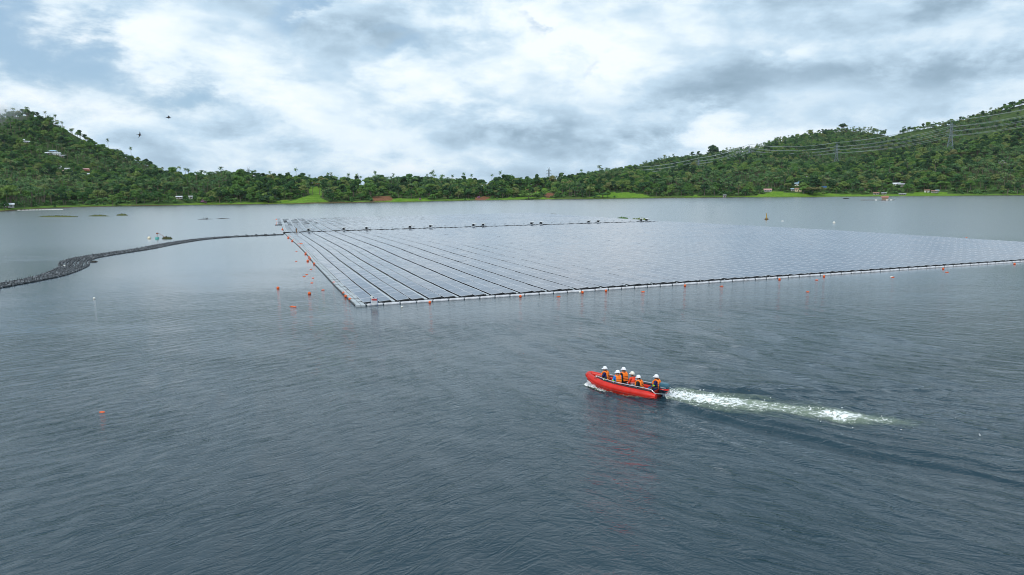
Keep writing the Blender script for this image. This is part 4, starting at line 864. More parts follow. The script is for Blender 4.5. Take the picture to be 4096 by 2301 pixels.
buoy(377, 1196, .26, 'lone white ball buoy on calm water at the left', M_wh); buoy(258, 1066, .3, 'small white ball among the dark cable floats', M_wh, z=.1); buoy(3130, 885, .55, 'white float in the water beyond the array, right of the marker', M_wh, True); buoy(3336, 893.5, .8, 'cream drum float alone beyond the array', M_wh)
buoy(597, 956, .85, 'cream drum float left of the small marker raft', mat('cream', (.75, .68, .5), .6))
# ================================================================== boat and people
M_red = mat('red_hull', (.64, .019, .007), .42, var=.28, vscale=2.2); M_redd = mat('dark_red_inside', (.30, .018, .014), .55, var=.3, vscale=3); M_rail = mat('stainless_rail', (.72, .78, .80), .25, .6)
M_navy = mat('navy_shirt', (.012, .018, .11), .85); M_jean = mat('blue_jeans', (.03, .07, .2), .9); M_dark_ = mat('dark_cloth', (.012, .014, .022), .9); M_vest = mat('orange_vest', (1.0, .215, .012), .65, var=.12, vscale=9)
M_strap = mat('black_strap', (.012, .01, .01), .7); M_helm = mat('white_helmet', (.82, .83, .86), .3); M_helm2 = mat('cream_helmet', (.80, .76, .66), .35); M_skin = mat('brown_skin', (.30, .135, .075), .6); M_skin2 = mat('light_brown_skin', (.44, .235, .15), .6)
M_hair = mat('black_hair', (.008, .007, .007), .6); M_lime = mat('lime_cloth', (.35, .72, .02), .8); M_blue = mat('bright_blue_shirt', (.02, .22, .72), .85); M_green = mat('green_trousers', (.02, .085, .07), .9); M_coral = mat('red_orange_coverall', (.80, .06, .02), .8); M_band = mat('grey_reflective_band', (.38, .44, .52), .4)
bt = empty('boat', (BO.x, BO.y, -.17), BH, 'red open motor boat with steel handrails speeding across the lake', 'boat'); bt.rotation_euler = (0, R(-1.0), BH)
def hullpath(side, k=0, inner=0.0):
    P_ = [(-.18, .70, .33), (.3, .71, .33), (1.5, .72, .33), (2.6, .71, .35), (3.3, .64, .39), (3.85, .51, .46), (4.25, .35, .54), (4.52, .2, .61)]
    return [Vector((x, side * (y - inner), z)) for x, y, z in P_]
def loft(paths, mb, close=True):
    n = len(paths); m_ = len(paths[0]); vs = [p for q in paths for p in q]
    fs = [(i * m_ + k, i * m_ + k + 1, ((i + 1) % n) * m_ + k + 1, ((i + 1) % n) * m_ + k) for i in range(n if close else n - 1) for k in range(m_ - 1)]
    mb.add(vs, fs)
SEC = [(-.17, .17), (-.07, .215), (.05, .215), (.14, .17), (.195, .09), (.21, .02), (.195, -.04), (.222, -.07), (.20, -.11), (.18, -.24), (.10, -.34), (-.15, -.40), (-.21, -.2), (-.2, .08)]
mb = MB()
for sd_ in (1, -1):
    base = hullpath(sd_); sec = []
    for (a, z) in SEC:
        ln = []
        for i, p in enumerate(base):
            d = (base[min(i + 1, len(base) - 1)] - base[max(i - 1, 0)]); nn = Vector((d.y, -d.x, 0)).normalized() * (-1 if sd_ > 0 else 1); nn = nn if nn.y * sd_ > 0 else -nn
            f = .62 if i == 0 else (1 if i < 6 else (.9 if i == 6 else .8)); zz = z * f if z > 0 else z * f * (1 - .1 * max(0, i - 3))
            ln.append(p + nn * a * f + Vector((0, 0, zz)))
        sec.append(ln)
    loft(sec, mb); n0 = len(mb.v) - len(SEC) * len(base); mb.f.append(tuple(n0 + k * len(base) for k in range(len(SEC)))); mb.mi.append(0); mb.f.append(tuple(n0 + k * len(base) + len(base) - 1 for k in range(len(SEC)))[::-1]); mb.mi.append(0)
mb.tube([(4.46, -.30, .62), (4.58, -.17, .63), (4.62, 0, .63), (4.58, .17, .63), (4.46, .30, .62)], [.14, .17, .18, .17, .14], 12)      # blunt nose
mb.tube([(4.42, -.25, .45), (4.5, 0, .44), (4.42, .25, .45)], .15, 10)
hull = mb.build('hull', M_red, bt, True)
mb = MB()
for sd_ in (1, -1):
    for dz, o_ in ((-.055, .205), (-.115, .195)): mb.tube([p + Vector((0, sd_ * o_ * (.7 if i == 0 else 1), dz)) for i, p in enumerate(hullpath(sd_)[:6])], .013, 6)
mb.build('strake', mat('dark_strake', (.10, .008, .006), .6), bt)  # dark red tubes drawn for the shade in the hull's side grooves
e_ = hull.modifiers.new('split', 'EDGE_SPLIT'); e_.split_angle = R(50)
mb = MB(); bot = [[Vector((x, s_ * w, z)) for x, w, z in ((-.1, .55, -.02), (2.5, .55, 0.0), (3.6, .4, .12), (4.3, .12, .34))] for s_ in (-1, 1)]; keel = [Vector((x, 0, z)) for x, z in ((-.1, -.16), (2.5, -.16), (3.6, -.04), (4.35, .25))]; loft([bot[0], keel, bot[1]], mb, False); mb.build('keel', M_redd, bt)
mb = MB(); mb.add([(-.02, -.56, .10), (-.02, .56, .10), (2.8, .55, .12), (2.8, -.55, .12), (3.9, .3, .25), (3.9, -.3, .25)], [(0, 3, 2, 1), (3, 5, 4, 2)]); mb.build('floor', mat('dark_floor', (.02, .025, .04), .7), bt)
mb = MB(); mb.box((.02, 0, .30), (.08, 1.15, .52)); mb.build('transom', M_redd, bt)
for x, m_ in ((.42, M_redd), (1.25, M_redd), (2.2, M_redd), (3.1, M_redd)):
    mb = MB(); mb.box((x, 0, .36), (.30, 1.08, .07)); mb.box((x, 0, .22), (.2, .9, .22)); mb.build('thwart', m_, bt, bevel=.015)
def railpts(s_): return [(-.16, s_ * .66, .46), (.16, s_ * .58, .64), (.35, s_ * .58, .66), (1.5, s_ * .59, .66), (2.6, s_ * .58, .67), (3.3, s_ * .50, .70), (3.85, s_ * .38, .75), (3.92, s_ * .36, .72), (3.9, s_ * .38, .64)]
for s_ in (1, -1):
    mb = MB(); rp_ = railpts(s_); mb.tube(rp_, .024, 8)
    for i in (2, 3, 4, 5, 6): x, y, z = rp_[i]; mb.tube([(x, y, z), (x, y + s_ * .04, z - .2)], .014, 6)
    mb.build('handrail', M_rail, bt, True)
    mb = MB(); mb.tube([(x, y + s_ * .01, z - .095) for x, y, z in railpts(s_)[1:7]], .045, 6); mb.build('rubbing_strip', mat('black_rubber', (.015, .018, .03), .6), bt)
mb = MB(); mb.tube([(3.75, .52, .74), (3.72, .66, .68), (3.7, .70, .55), (3.78, .66, .45)], .014, 6); mb.tube([(3.85, .5, .74), (3.84, .62, .68), (3.8, .68, .55), (3.78, .66, .45)], .014, 6); mb.build('rope', mat('brown_rope', (.2, .06, .04), .9), bt)
mb = MB(); mb.tube([(-.14, .70, .50), (-.5, .38, .47), (-.88, .05, .45)], .014, 6); mb.build('stern_pole', M_rail, bt); mb = MB(); mb.tube([(-.6, -.05, .8), (-.95, -.2, .62), (-1.2, -.32, .45)], .012, 6); mb.build('stern_pole', M_rail, bt)
# outboard: cowling, leg, bracket, tiller, lettering
M_cowl = mat('dark_blue_grey_cowling', (.018, .04, .07), .35, coat=.3); M_cowl2 = mat('blue_grey_cowling_top', (.035, .12, .17), .35)
ob = MB(); ring = [(-.30, 0), (-.27, .13), (-.12, .18), (.12, .175), (.26, .12), (.30, 0), (.26, -.12), (.12, -.175), (-.12, -.18), (-.27, -.13)]
def rings(lv, mb):
    b0 = [Vector((x * s_ + dx, y * s_, z)) for z, s_, dx in lv for x, y in ring]; n = len(ring); fs = [(j * n + k, j * n + (k + 1) % n, (j + 1) * n + (k + 1) % n, (j + 1) * n + k) for j in range(len(lv) - 1) for k in range(n)] + [tuple(range(n))[::-1], tuple((len(lv) - 1) * n + k for k in range(n))]; mb.add(b0, fs)
rings([(.50, .62, 0), (.56, .9, 0), (.62, 1.0, 0), (.80, 1.0, 0)], ob); cow = MB(); rings([(.80, 1.02, 0), (.90, .99, 0), (.96, .9, .01), (.985, .7, .02)], cow)
mo = ob.build('outboard_motor', M_cowl, bt, False, loc=(-.34, 0, 0)); cow.build('cowling', M_cowl2, mo)
mb = MB(); mb.add([(-.31, 0, .62), (-.28, .14, .62), (-.124, .188, .62), (.124, .183, .62), (.2, .15, .62), (-.31, 0, .71), (-.28, .14, .71), (-.124, .188, .70), (.124, .183, .675), (.2, .15, .655)], [(k, k + 1, k + 6, k + 5) for k in range(4)]); mb.build('red_stripe', mat('stripe_red', (.7, .03, .02), .4), mo)
mb = MB(); mb.box((0, 0, .28), (.2, .12, .48)); mb.box((.02, 0, -.1), (.16, .06, .4)); mb.box((-.08, 0, .06), (.4, .16, .02)); mb.build('leg', M_cowl, mo)
mb = MB(); mb.box((.22, 0, .42), (.12, .22, .28)); mb.build('bracket', M_black, mo)
mb = MB(); mb.tube([(.25, .03, .66), (.55, .16, .68), (.82, .27, .70)], [.035, .03, .028], 8); mb.build('tiller', M_black, mo)
def letters(txt, size, loc, name, m, parent):
    cu = bpy.data.curves.new(name, 'FONT'); cu.body = txt; cu.size = size; cu.extrude = .002; cu.align_x = 'CENTER'; o0 = bpy.data.objects.new(name, cu); SC.collection.objects.link(o0); dg = bpy.context.evaluated_depsgraph_get(); nm = bpy.data.meshes.new_from_object(o0.evaluated_get(dg)); bpy.data.objects.remove(o0); o = link(bpy.data.objects.new(name, nm)); nm.materials.clear(); nm.materials.append(m); o.parent = parent; o.location = loc; o.rotation_euler = (R(90), 0, R(180)); return o
letters('YAMAHA', .085, (0, .186, .735), 'lettering', mat('letter_white', (.8, .85, .88), .5), mo); letters('Enduro', .05, (-.02, .195, .645), 'small_lettering', mat('letter_cream', (.8, .75, .6), .5), mo)

def remeshed(mb, name, m, parent, vox=.011, smooth_it=2):
    me = bpy.data.meshes.new(name); me.from_pydata([tuple(v) for v in mb.v], [], mb.f); o = bpy.data.objects.new(name, me); SC.collection.objects.link(o)
    r = o.modifiers.new('r', 'REMESH'); r.mode = 'VOXEL'; r.voxel_size = vox; r.use_smooth_shade = True
    if smooth_it: s = o.modifiers.new('s', 'SMOOTH'); s.iterations = smooth_it; s.factor = .5
    dg = bpy.context.evaluated_depsgraph_get(); nm = bpy.data.meshes.new_from_object(o.evaluated_get(dg)); nm.name = name; o.modifiers.clear(); o.data = nm; nm.materials.clear(); nm.materials.append(m); o.parent = parent; return o
def limb(mb, pts, rad, n=10):
    mb.tube(pts, rad, n)
    for p, r in zip(pts, rad): mb.ball(p, r * .99, 10, 7)
def hand(mb, wr, d, palm_n, sz=1.0, curl=.9):
    """palm, four unequal curled fingers and a side thumb"""
    wr = Vector(wr); d = Vector(d).normalized(); nn = Vector(palm_n); nn = (nn - d * nn.dot(d)).normalized(); s = d.cross(nn)
    for k in range(4):
        o = s * ((k - 1.5) * .021); base = wr + d * .085 + o; mb.tube([wr + d * .01 + o * .6, base], [.018, .015], 7)
        L = (.034, .04, .037, .028)[k]; p = base; a = .25
        for j in range(3):
            a2 = a + curl * .55; q = p + (d * math.cos(a) + nn * math.sin(a)) * L * (1, .75, .6)[j]; mb.tube([p, q], .0105, 6); mb.ball(q, .0105, 6, 5); p = q; a = a2
    b0 = wr + d * .02 + s * -.03; q1 = b0 + (d * .6 - s * .8).normalized() * .035; q2 = q1 + (d * .9 + nn * .5).normalized() * .03; mb.tube([wr + d * .01, b0, q1, q2], [.018, .015, .012, .010], 7)
def person(label, seat, face, yaw_head=0.0, lean=.10, handL=None, handR=None, knees=(.42, .42), shirt=M_navy, sleeve='short', trousers=M_jean, vest=True, skin=M_skin, helm=M_helm, accents=(), lookdown=0.0, legs=(0, 0), vest_m=None):
    root = empty('person', (0, 0, 0), 0, label, 'person'); root.matrix_world = bt.matrix_basis @ Matrix.Translation(seat) @ Matrix.Rotation(face, 4, 'Z')
    P0 = Vector((0, 0, .10)); hipz = .10
    ch = Vector((lean * .45, 0, .36)); nk = Vector((lean * .9, 0, .585)); hd = nk + Vector((.035, 0, .145))
    bm_ = MB(); sh = MB(); tr = MB()
    # trunk
    bm_.tube([(0, 0, .04), (.01, 0, .16), tuple(ch), tuple(nk - Vector((0, 0, .08)))], [.13, .125, .14, .07], 12); bm_.tube([nk - Vector((0, 0, .08)), nk + Vector((.02, 0, .07))], [.06, .052], 10)
    sh.tube([(0, 0, .02), (.01, 0, .14), (lean * .3, 0, .27), tuple(ch + Vector((0, 0, .04))), tuple(nk - Vector((0, 0, .07))), tuple(nk - Vector((0, 0, .01)))], [.15, .15, .155, .165, .11, .068], 14)
    Hm = Matrix.Rotation(yaw_head, 3, 'Z') @ Matrix.Rotation(lookdown, 3, 'Y')
    def hp(x, y, z): return hd + Hm @ Vector((x, y, z))
    # head: skull, jaw, nose, brow, ears
    bm_.ball(hp(-.01, 0, .025), .094, 14, 10, (1.05, .84, 1.05)); bm_.ball(hp(.028, 0, -.045), .062, 12, 8, (1, .88, 1.05)); bm_.tube([hp(.085, 0, .01), hp(.108, 0, -.022)], [.010, .016], 6); bm_.ball(hp(.082, 0, -.06), .02, 8, 6, (.6, 1.3, .5))
    bm_.tube([hp(.078, -.045, .028), hp(.09, 0, .03), hp(.078, .045, .028)], .012, 6)
    for s_ in (1, -1): bm_.ball(hp(-.005, s_ * .082, -.005), .024, 8, 6, (1, .35, 1.3))
    for s_, side in ((1, handL), (-1, handR)):
        S = Vector((lean * .8, s_ * .185, .52)); tgt = Vector(side) if side else Vector((.30, s_ * .12, .16)); W_ = tgt; mid = (S + W_) / 2; L1, L2 = .29, .26; d = (W_ - S).length; d = min(d, L1 + L2 - .01)
        W_ = S + (W_ - S).normalized() * d; hgt_ = math.sqrt(max(1e-4, L1 ** 2 - (d / 2 + (L1 ** 2 - L2 ** 2) / (2 * d)) ** 2)); ax = (W_ - S).normalized(); pole = Vector((-.35, s_ * .55, -.8)); pole = (pole - ax * pole.dot(ax)).normalized(); E_ = S + ax * (d / 2 + (L1 ** 2 - L2 ** 2) / (2 * d)) + pole * hgt_
        limb(bm_, [S, E_, W_], [.052, .040, .027]); hand(bm_, W_, (W_ - E_), Vector((0, 0, -1)) if abs((W_ - E_).normalized().z) < .8 else Vector((1, 0, 0)))
        k_ = 1.0 if sleeve == 'long' else .0
        sh.tube([tuple(S + Vector((0, -s_ * .07, .0))), tuple(S)], [.08, .072], 10); sh.ball(S, .074, 10, 8)
        if k_: limb(sh, [S, E_, E_ + (W_ - E_) * .86], [.070, .056, .044])
        else: sh.tube([S, S + (E_ - S) * .82], [.072, .062], 12)
        cuff = (E_ + (W_ - E_) * .3) if k_ else (S + (E_ - S) * .78)
        if 'cuff' in accents:
            c = MB(); dd = ((W_ - E_) if k_ else (E_ - S)).normalized(); c.tube([cuff - dd * .03, cuff + dd * .03], .064 if k_ else .072, 12); c.build('cuff_band', M_band if k_ else M_lime, root, True)
        # leg
        kx = knees[0 if s_ > 0 else 1]; ang = legs[0 if s_ > 0 else 1]; Hh = Vector((0.02, s_ * .095, .06)); K = Vector((kx * math.cos(ang), s_ * .10 + kx * math.sin(ang), .10)); A_ = Vector((K.x + .05, K.y, -.27))
        limb(bm_, [Hh, K, A_], [.085, .058, .04]); limb(tr, [Hh, (Hh + K) / 2, K, (K + A_) / 2, A_], [.118, .098, .078, .066, .055]); bt_ = MB(); bt_.tube([A_ + Vector((-.07, 0, -.03)), A_ + Vector((.04, 0, -.02)), A_ + Vector((.16, 0, -.045))], [.045, .052, .036], 10); bt_.build('shoe', M_hair, root, True)
    tr.ball((0, 0, .07), .15, 12, 8, (1, 1.1, .8))
    bm_.v = [tuple(v) for v in bm_.v]
    body = remeshed(bm_, 'body', skin, root, .0095); remeshed(sh, 'shirt', shirt, root, .018); remeshed(tr, 'trousers', trousers, root, .02)
    hm = MB()                                               # safety helmet: shell, ridge, brim, peak
    n = 16; lv = [(0, 1.0), (.035, .985), (.07, .90), (.098, .72), (.118, .42), (.124, .12)]
    vs = [hp(-.008 + .132 * s_ * math.cos(2 * math.pi * k / n), .112 * s_ * math.sin(2 * math.pi * k / n), .042 + z * 1.12) for z, s_ in lv for k in range(n)]
    fs = [(j * n + k, j * n + (k + 1) % n, (j + 1) * n + (k + 1) % n, (j + 1) * n + k) for j in range(len(lv) - 1) for k in range(n)] + [tuple((len(lv) - 1) * n + k for k in range(n))]; hm.add(vs, fs)
    hobj = hm.build('helmet', helm, root, True)
    hb = MB(); 
    def brim(k):
        a = 2 * math.pi * k / n; e = .028 + .045 * max(0, math.cos(a)) ** 3; return a, e
    o1 = [hp(-.008 + .130 * math.cos(a), .110 * math.sin(a), .046) for a, e in map(brim, range(n))]; o2 = [hp(-.008 + (.132 + e) * math.cos(a), (.112 + e * .8) * math.sin(a), .030 - .01 * max(0, math.cos(a))) for a, e in map(brim, range(n))]; o3 = [p + Vector((0, 0, .007)) for p in o2]; o4 = [p + Vector((0, 0, .008)) for p in o1]
    hb.add(o1 + o2 + o3 + o4, [(q * n + k, q * n + (k + 1) % n, ((q + 1) % 4) * n + (k + 1) % n, ((q + 1) % 4) * n + k) for q in range(4) for k in range(n)]); hb.build('brim', helm, hobj, True)
    ha = MB(); ha.ball(hp(-.025, 0, .0), .09, 12, 8, (1.02, .93, .85)); ha.build('hair', M_hair, root, True)
    if vest:
        vm = vest_m or M_vest; v = empty('life_vest'); v.parent = root
        tilt = math.atan2(lean * .9, .5); Vm = Matrix.Rotation(tilt, 3, 'Y')
        def vp(x, y, z): return Vm @ Vector((x, y, z))
        pads = MB(); straps = MB()
        for fx, nm in ((-.155, 'back'), (.165, 'front')):
            for j, (z0, z1) in enumerate(((.10, .18), (.19, .27), (.28, .355), (.365, .53))):
                yy = ((0, .33),) if nm == 'back' else ((-.095, .15), (.095, .15))
                if nm == 'back' and j == 0: yy = ((-.085, .155), (.085, .155))
                for yc, wd_ in yy: pads.box(vp(fx, yc, (z0 + z1) / 2), (.085, wd_, z1 - z0), M=Vm, taper=.93)
            for z in (.185, .275, .36): straps.box(vp(fx * 1.02, 0, z), (.082, .325, .022), M=Vm)
        for s_ in (1, -1):
            pads.tube([vp(-.15, s_ * .12, .5), vp(-.10, s_ * .125, .585), vp(0, s_ * .125, .615), vp(.10, s_ * .12, .585), vp(.165, s_ * .1, .5)], [.05, .048, .045, .048, .05], 8)
            for z in (.275, .185): straps.tube([vp(-.15, s_ * .16, z), vp(-.05, s_ * .185, z), vp(.07, s_ * .185, z), vp(.16, s_ * .16, z)], .014, 5)
        pads.tube([vp(-.14, -.1, .53), vp(-.15, 0, .56), vp(-.14, .1, .53)], .045, 8)
        p_ = pads.build('pads', vm, v, bevel=.02); p_.name = 'vest_padding'; straps.build('vest_strap', M_strap, v)
        if 'limeside' in accents:
            c = MB(); c.box(vp(.03, .16, .14), (.16, .05, .1), M=Vm); c.box(vp(.03, .155, .26), (.1, .05, .04), M=Vm); c.build('lime_side', M_lime, v, bevel=.01)
    if 'bands' in accents:
        c = MB()
        for z, r in ((.17, .158), (.25, .160)): c.tube([(lean * z * 1.2 - .005, 0, z - .022), (lean * z * 1.25 + .0, 0, z + .022)], r, 16)
        c.build('reflective_band', M_band, root, True)
    if 'shoulderband' in accents:
        c = MB(); 
        for s_ in (1, -1): c.tube([(lean - .02, s_ * .14, .60), (lean * .9, s_ * .205, .555), (lean * .8, s_ * .245, .47)], .022, 6)
        c.build('shoulder_band', M_band, root, True)
    return root
M_blk = mat('black_shirt', (.01, .01, .012), .85)
def at(s, bfar, z=.40): return Vector((s, -bfar, z))
person('person sitting at the bow in navy shirt, jeans and orange life vest, hands forward', at(3.35, -.10, .44), R(12), yaw_head=R(10), lean=.08, handL=(.44, .10, .20), handR=(.46, -.05, .26), accents=('limeside',), skin=M_skin)
person('person in bright blue sleeves, back of the orange vest turned to the camera', at(2.42, -.33, .40), R(-38), yaw_head=R(45), lean=.10, handL=(.38, .2, .16), handR=(.36, -.1, .18), shirt=M_blue, trousers=M_green, accents=('limeside', 'cuff'), skin=M_skin2)
person('person sitting behind the blue-sleeved one on the far side, grey bands on the shoulders', at(2.35, .30, .46), R(-25), yaw_head=R(25), lean=.10, shirt=M_dark_, trousers=M_dark_, accents=('shoulderband',), skin=M_skin)
person('person in red-orange coverall with grey reflective bands and cream helmet, no vest', at(1.62, .0, .40), R(-12), yaw_head=R(15), lean=.06, handL=(.36, .12, .18), handR=(.36, -.1, .2), shirt=M_coral, sleeve='long', trousers=M_dark_, vest=False, helm=M_helm2, accents=('bands', 'cuff'), skin=M_skin)
pp = person('person in black T-shirt and orange vest looking down at a phone in the hands', at(.98, -.30, .36), R(5), yaw_head=R(8), lean=.12, handL=(.36, .10, .24), handR=(.36, -.03, .25), shirt=M_blk, trousers=M_jean, skin=M_skin2, lookdown=R(12))
person('person steering at the stern in navy shirt and jeans, one hand on the tiller', at(.18, .18, .44), R(5), yaw_head=R(12), lean=.05, handL=(.30, .34, .02), handR=(.42, -.30, .26), accents=('cuff',), skin=M_skin, legs=(.3, -.2))
mb = MB(); mb.box((0, 0, 0), (.015, .075, .15)); o = mb.build('phone', M_black, None); o.matrix_world = pp.matrix_world @ Matrix.Translation((.46, .035, .27)) @ Matrix.Rotation(R(-40), 4, 'Y'); tag(o, 'dark phone held up in both hands of the person in black T-shirt', 'phone')
# ================================================================== pylons and wires
M_pyl = mat('pylon_steel', (.20, .25, .27), .6, .2)
def pylon_mesh(hh, arms=True):
    mb = MB(); wb, wt = hh * .115, hh * .022
    def c(z, sx, sy): q = min(1, z / (hh * .62)); w = wb + (wt - wb) * q ** .8; return Vector((sx * w, sy * w, z))
    zs = [0, .16, .3, .42, .52, .6, .68, .76, .84, .9]; cor = [(-1, -1), (1, -1), (1, 1), (-1, 1)]
    for sx, sy in cor: mb.tube([c(z * hh, sx, sy) for z in zs], hh * .0085, 4)
    for j in range(len(zs) - 1):
        for k in range(4):
            a, b_ = cor[k], cor[(k + 1) % 4]; mb.tube([c(zs[j] * hh, *a), c(zs[j + 1] * hh, *b_)], hh * .0042, 3); mb.tube([c(zs[j] * hh, *b_), c(zs[j + 1] * hh, *a)], hh * .0042, 3); mb.tube([c(zs[j + 1] * hh, *a), c(zs[j + 1] * hh, *b_)], hh * .0042, 3)
    arm = MB(); ends = []
    for z, L in ((.6, .125), (.73, .115), (.86, .10)):
        for s_ in (-1, 1):
            tip = Vector((s_ * L * hh, 0, (z - .012) * hh))
            for sy in (-1, 1): arm.tube([c(z * hh, s_, sy), tip], hh * .006, 3); arm.tube([c((z + .035) * hh, s_, sy), tip], hh * .003, 3)
            arm.tube([tip, tip - Vector((-s_ * .008 * hh, 0, .028 * hh))], hh * .007, 4); ends.append(tip - Vector((0, 0, .028 * hh)))
    pk = MB()
    for s_ in (-1, 1):
        tip = Vector((s_ * .04 * hh, 0, hh)); pk.tube([c(.9 * hh, s_, 0) * 1.0, tip], hh * .004, 4); pk.tube([c(.9 * hh, -s_, 0), Vector((s_ * .02 * hh, 0, .95 * hh))], hh * .003, 3); ends.append(tip)
    return mb, arm, pk, ends
PY = [(2195, 669, 728, 'lattice pylon standing up against the sky on the low middle ridge', 1100, 0), (993, 668, 700, 'small distant pylon peeking over the palms of the left part of the ridge', 1500, 1), (2795, 632, 700, 'leftmost pylon on the right hillside, slim against the trees', 1480, 0),
      (2998, 577, 660, 'pylon whose forked top clears the right hill crest', 1600, 0), (3349, 570, 660, 'pylon in front of the middle of the right hill', 1420, 0), (3808, 482, 572, 'tallest pylon, high on the right slope below the crest', 1320, 0)]
pyl = {}
for i, (x, yt, yb, lab, r0, tiny) in enumerate(PY):
    a, e = azel(x, yt); _, eb = azel(x, yb); r = r0; X0, Y0 = r * math.sin(a), r * math.cos(a); zt = H + r * math.tan(e); zg = float(ground(X0, Y0)); zb_ = min(H + r * math.tan(eb), zg); hh = max(zt - min(zg, zb_) , 36) if i != 1 else 50
    base = zt - hh; mbp, arm, pk, ends = pylon_mesh(hh); rz = {0: R(4), 1: R(10), 2: R(-38), 3: R(-30), 4: R(-28), 5: R(-34)}[i]
    o = empty('pylon', (X0, Y0, base), rz, lab, 'pylon'); mbp.build('lattice_mast', M_pyl, o); arm.build('cross_arms', M_pyl, o); pk.build('peak', M_pyl, o)
    bpy.context.view_layer.update(); pyl[i] = [Matrix.Translation((X0, Y0, base)) @ Matrix.Rotation(rz, 4, 'Z') @ e_ for e_ in ends]
endR = G(4300, 2000); a, e = azel(4420, 425); rr0 = 1250; dx = Vector((rr0 * math.sin(a), rr0 * math.cos(a), H + rr0 * math.tan(e))); pyl[6] = [dx + (p - pyl[5][0]) for p in pyl[5]]
a, e = azel(2540, 700); dx = Vector((1500 * math.sin(a), 1500 * math.cos(a), H + 1500 * math.tan(e))); pyl[7] = [dx + (p - pyl[2][0]) for p in pyl[2]]
M_wire = mat('power_cable', (.45, .50, .50), .5, .2)
for (i, j, l) in ((5, 6, 'power lines running from the tallest pylon out of the view to the right'), (4, 5, 'power lines between the tallest pylon and the one left of it'), (3, 4, 'power lines across the middle of the right hill'), (2, 3, 'power lines between the two left pylons of the right hill'), (7, 2, 'power lines dropping left from the leftmost pylon of the right hill')):
    mb = MB()
    for p, q in zip(pyl[i], pyl[j]):
        L = (q - p).length; mb.tube([p.lerp(q, k / 16) - Vector((0, 0, 4 * L * .028 * (k / 16) * (1 - k / 16))) for k in range(17)], .2, 3, cap=False)
    tag(mb.build('power_lines', M_wire), l, 'power lines')
# ================================================================== houses on the far shore
def house(px, py, w, d, h, wall, roof, label, hip=False, rz=None, name='house', rr=None):
    if px < 400 and py < 720: w, d, h = w * .72, d * .72, h * .8
    if rr: p, _, _ = skyline(px, py, *rr)
    else: p, r = hit(px, py)
    a = math.atan2(p.x, p.y); o = empty(name, p - Vector((0, 0, .3)), -a + (rz if rz is not None else random.uniform(-.35, .35)), label, 'house')
    mb = MB(); mb.box((0, 0, h / 2), (w, d, h)); mb.build('wall', wall, o)
    mb = MB(); W2, D2, rh = w / 2 + .5, d / 2 + .6, d * .24
    if hip: V = [(-W2, -D2, h), (W2, -D2, h), (W2, D2, h), (-W2, D2, h), (-W2 * .4, 0, h + rh), (W2 * .4, 0, h + rh)]; Fc = [(0, 1, 5, 4), (2, 3, 4, 5), (1, 2, 5), (3, 0, 4), (3, 2, 1, 0)]
    else: V = [(-W2, -D2, h), (W2, -D2, h), (W2, D2, h), (-W2, D2, h), (-W2, 0, h + rh), (W2, 0, h + rh)]; Fc = [(0, 1, 5, 4), (2, 3, 4, 5), (1, 2, 5), (3, 0, 4), (3, 2, 1, 0)]
    mb.add([(x, y, z + .02) for x, y, z in V], Fc); mb.build('roof', roof, o)
    for x in ((-.3, .3) if w > 5 else (0.25,)): mb = MB(); mb.box((x * w, -d / 2 - .02, h * .58), (.9, .08, 1.0)); mb.build('window', mat_win, o)
    mb = MB(); mb.box((0, -d / 2 - .02, 1.05), (.9, .08, 2.0)); mb.build('door', mat_door, o); return o
mat_win = mat('dark_window', (.03, .035, .04), .3); mat_door = mat('door_wood', (.12, .07, .04), .7)
Ws = mat('white_wall', (.62, .62, .58), .8); Wc = mat('cream_wall', (.66, .55, .36), .8); Wg = mat('grey_wall', (.34, .33, .32), .9); Wo = mat('orange_wall', (.6, .2, .1), .8)
Rs = mat('pale_iron_roof', (.66, .69, .72), .5); Rp = mat('pink_iron_roof', (.62, .34, .32), .6); Rb = mat('blue_iron_roof', (.05, .2, .5), .5); Rr = mat('rusty_roof', (.32, .17, .12), .8); Rl = mat('light_blue_roof', (.35, .52, .62), .5); Rg_ = mat('grey_roof', (.33, .34, .36), .7)
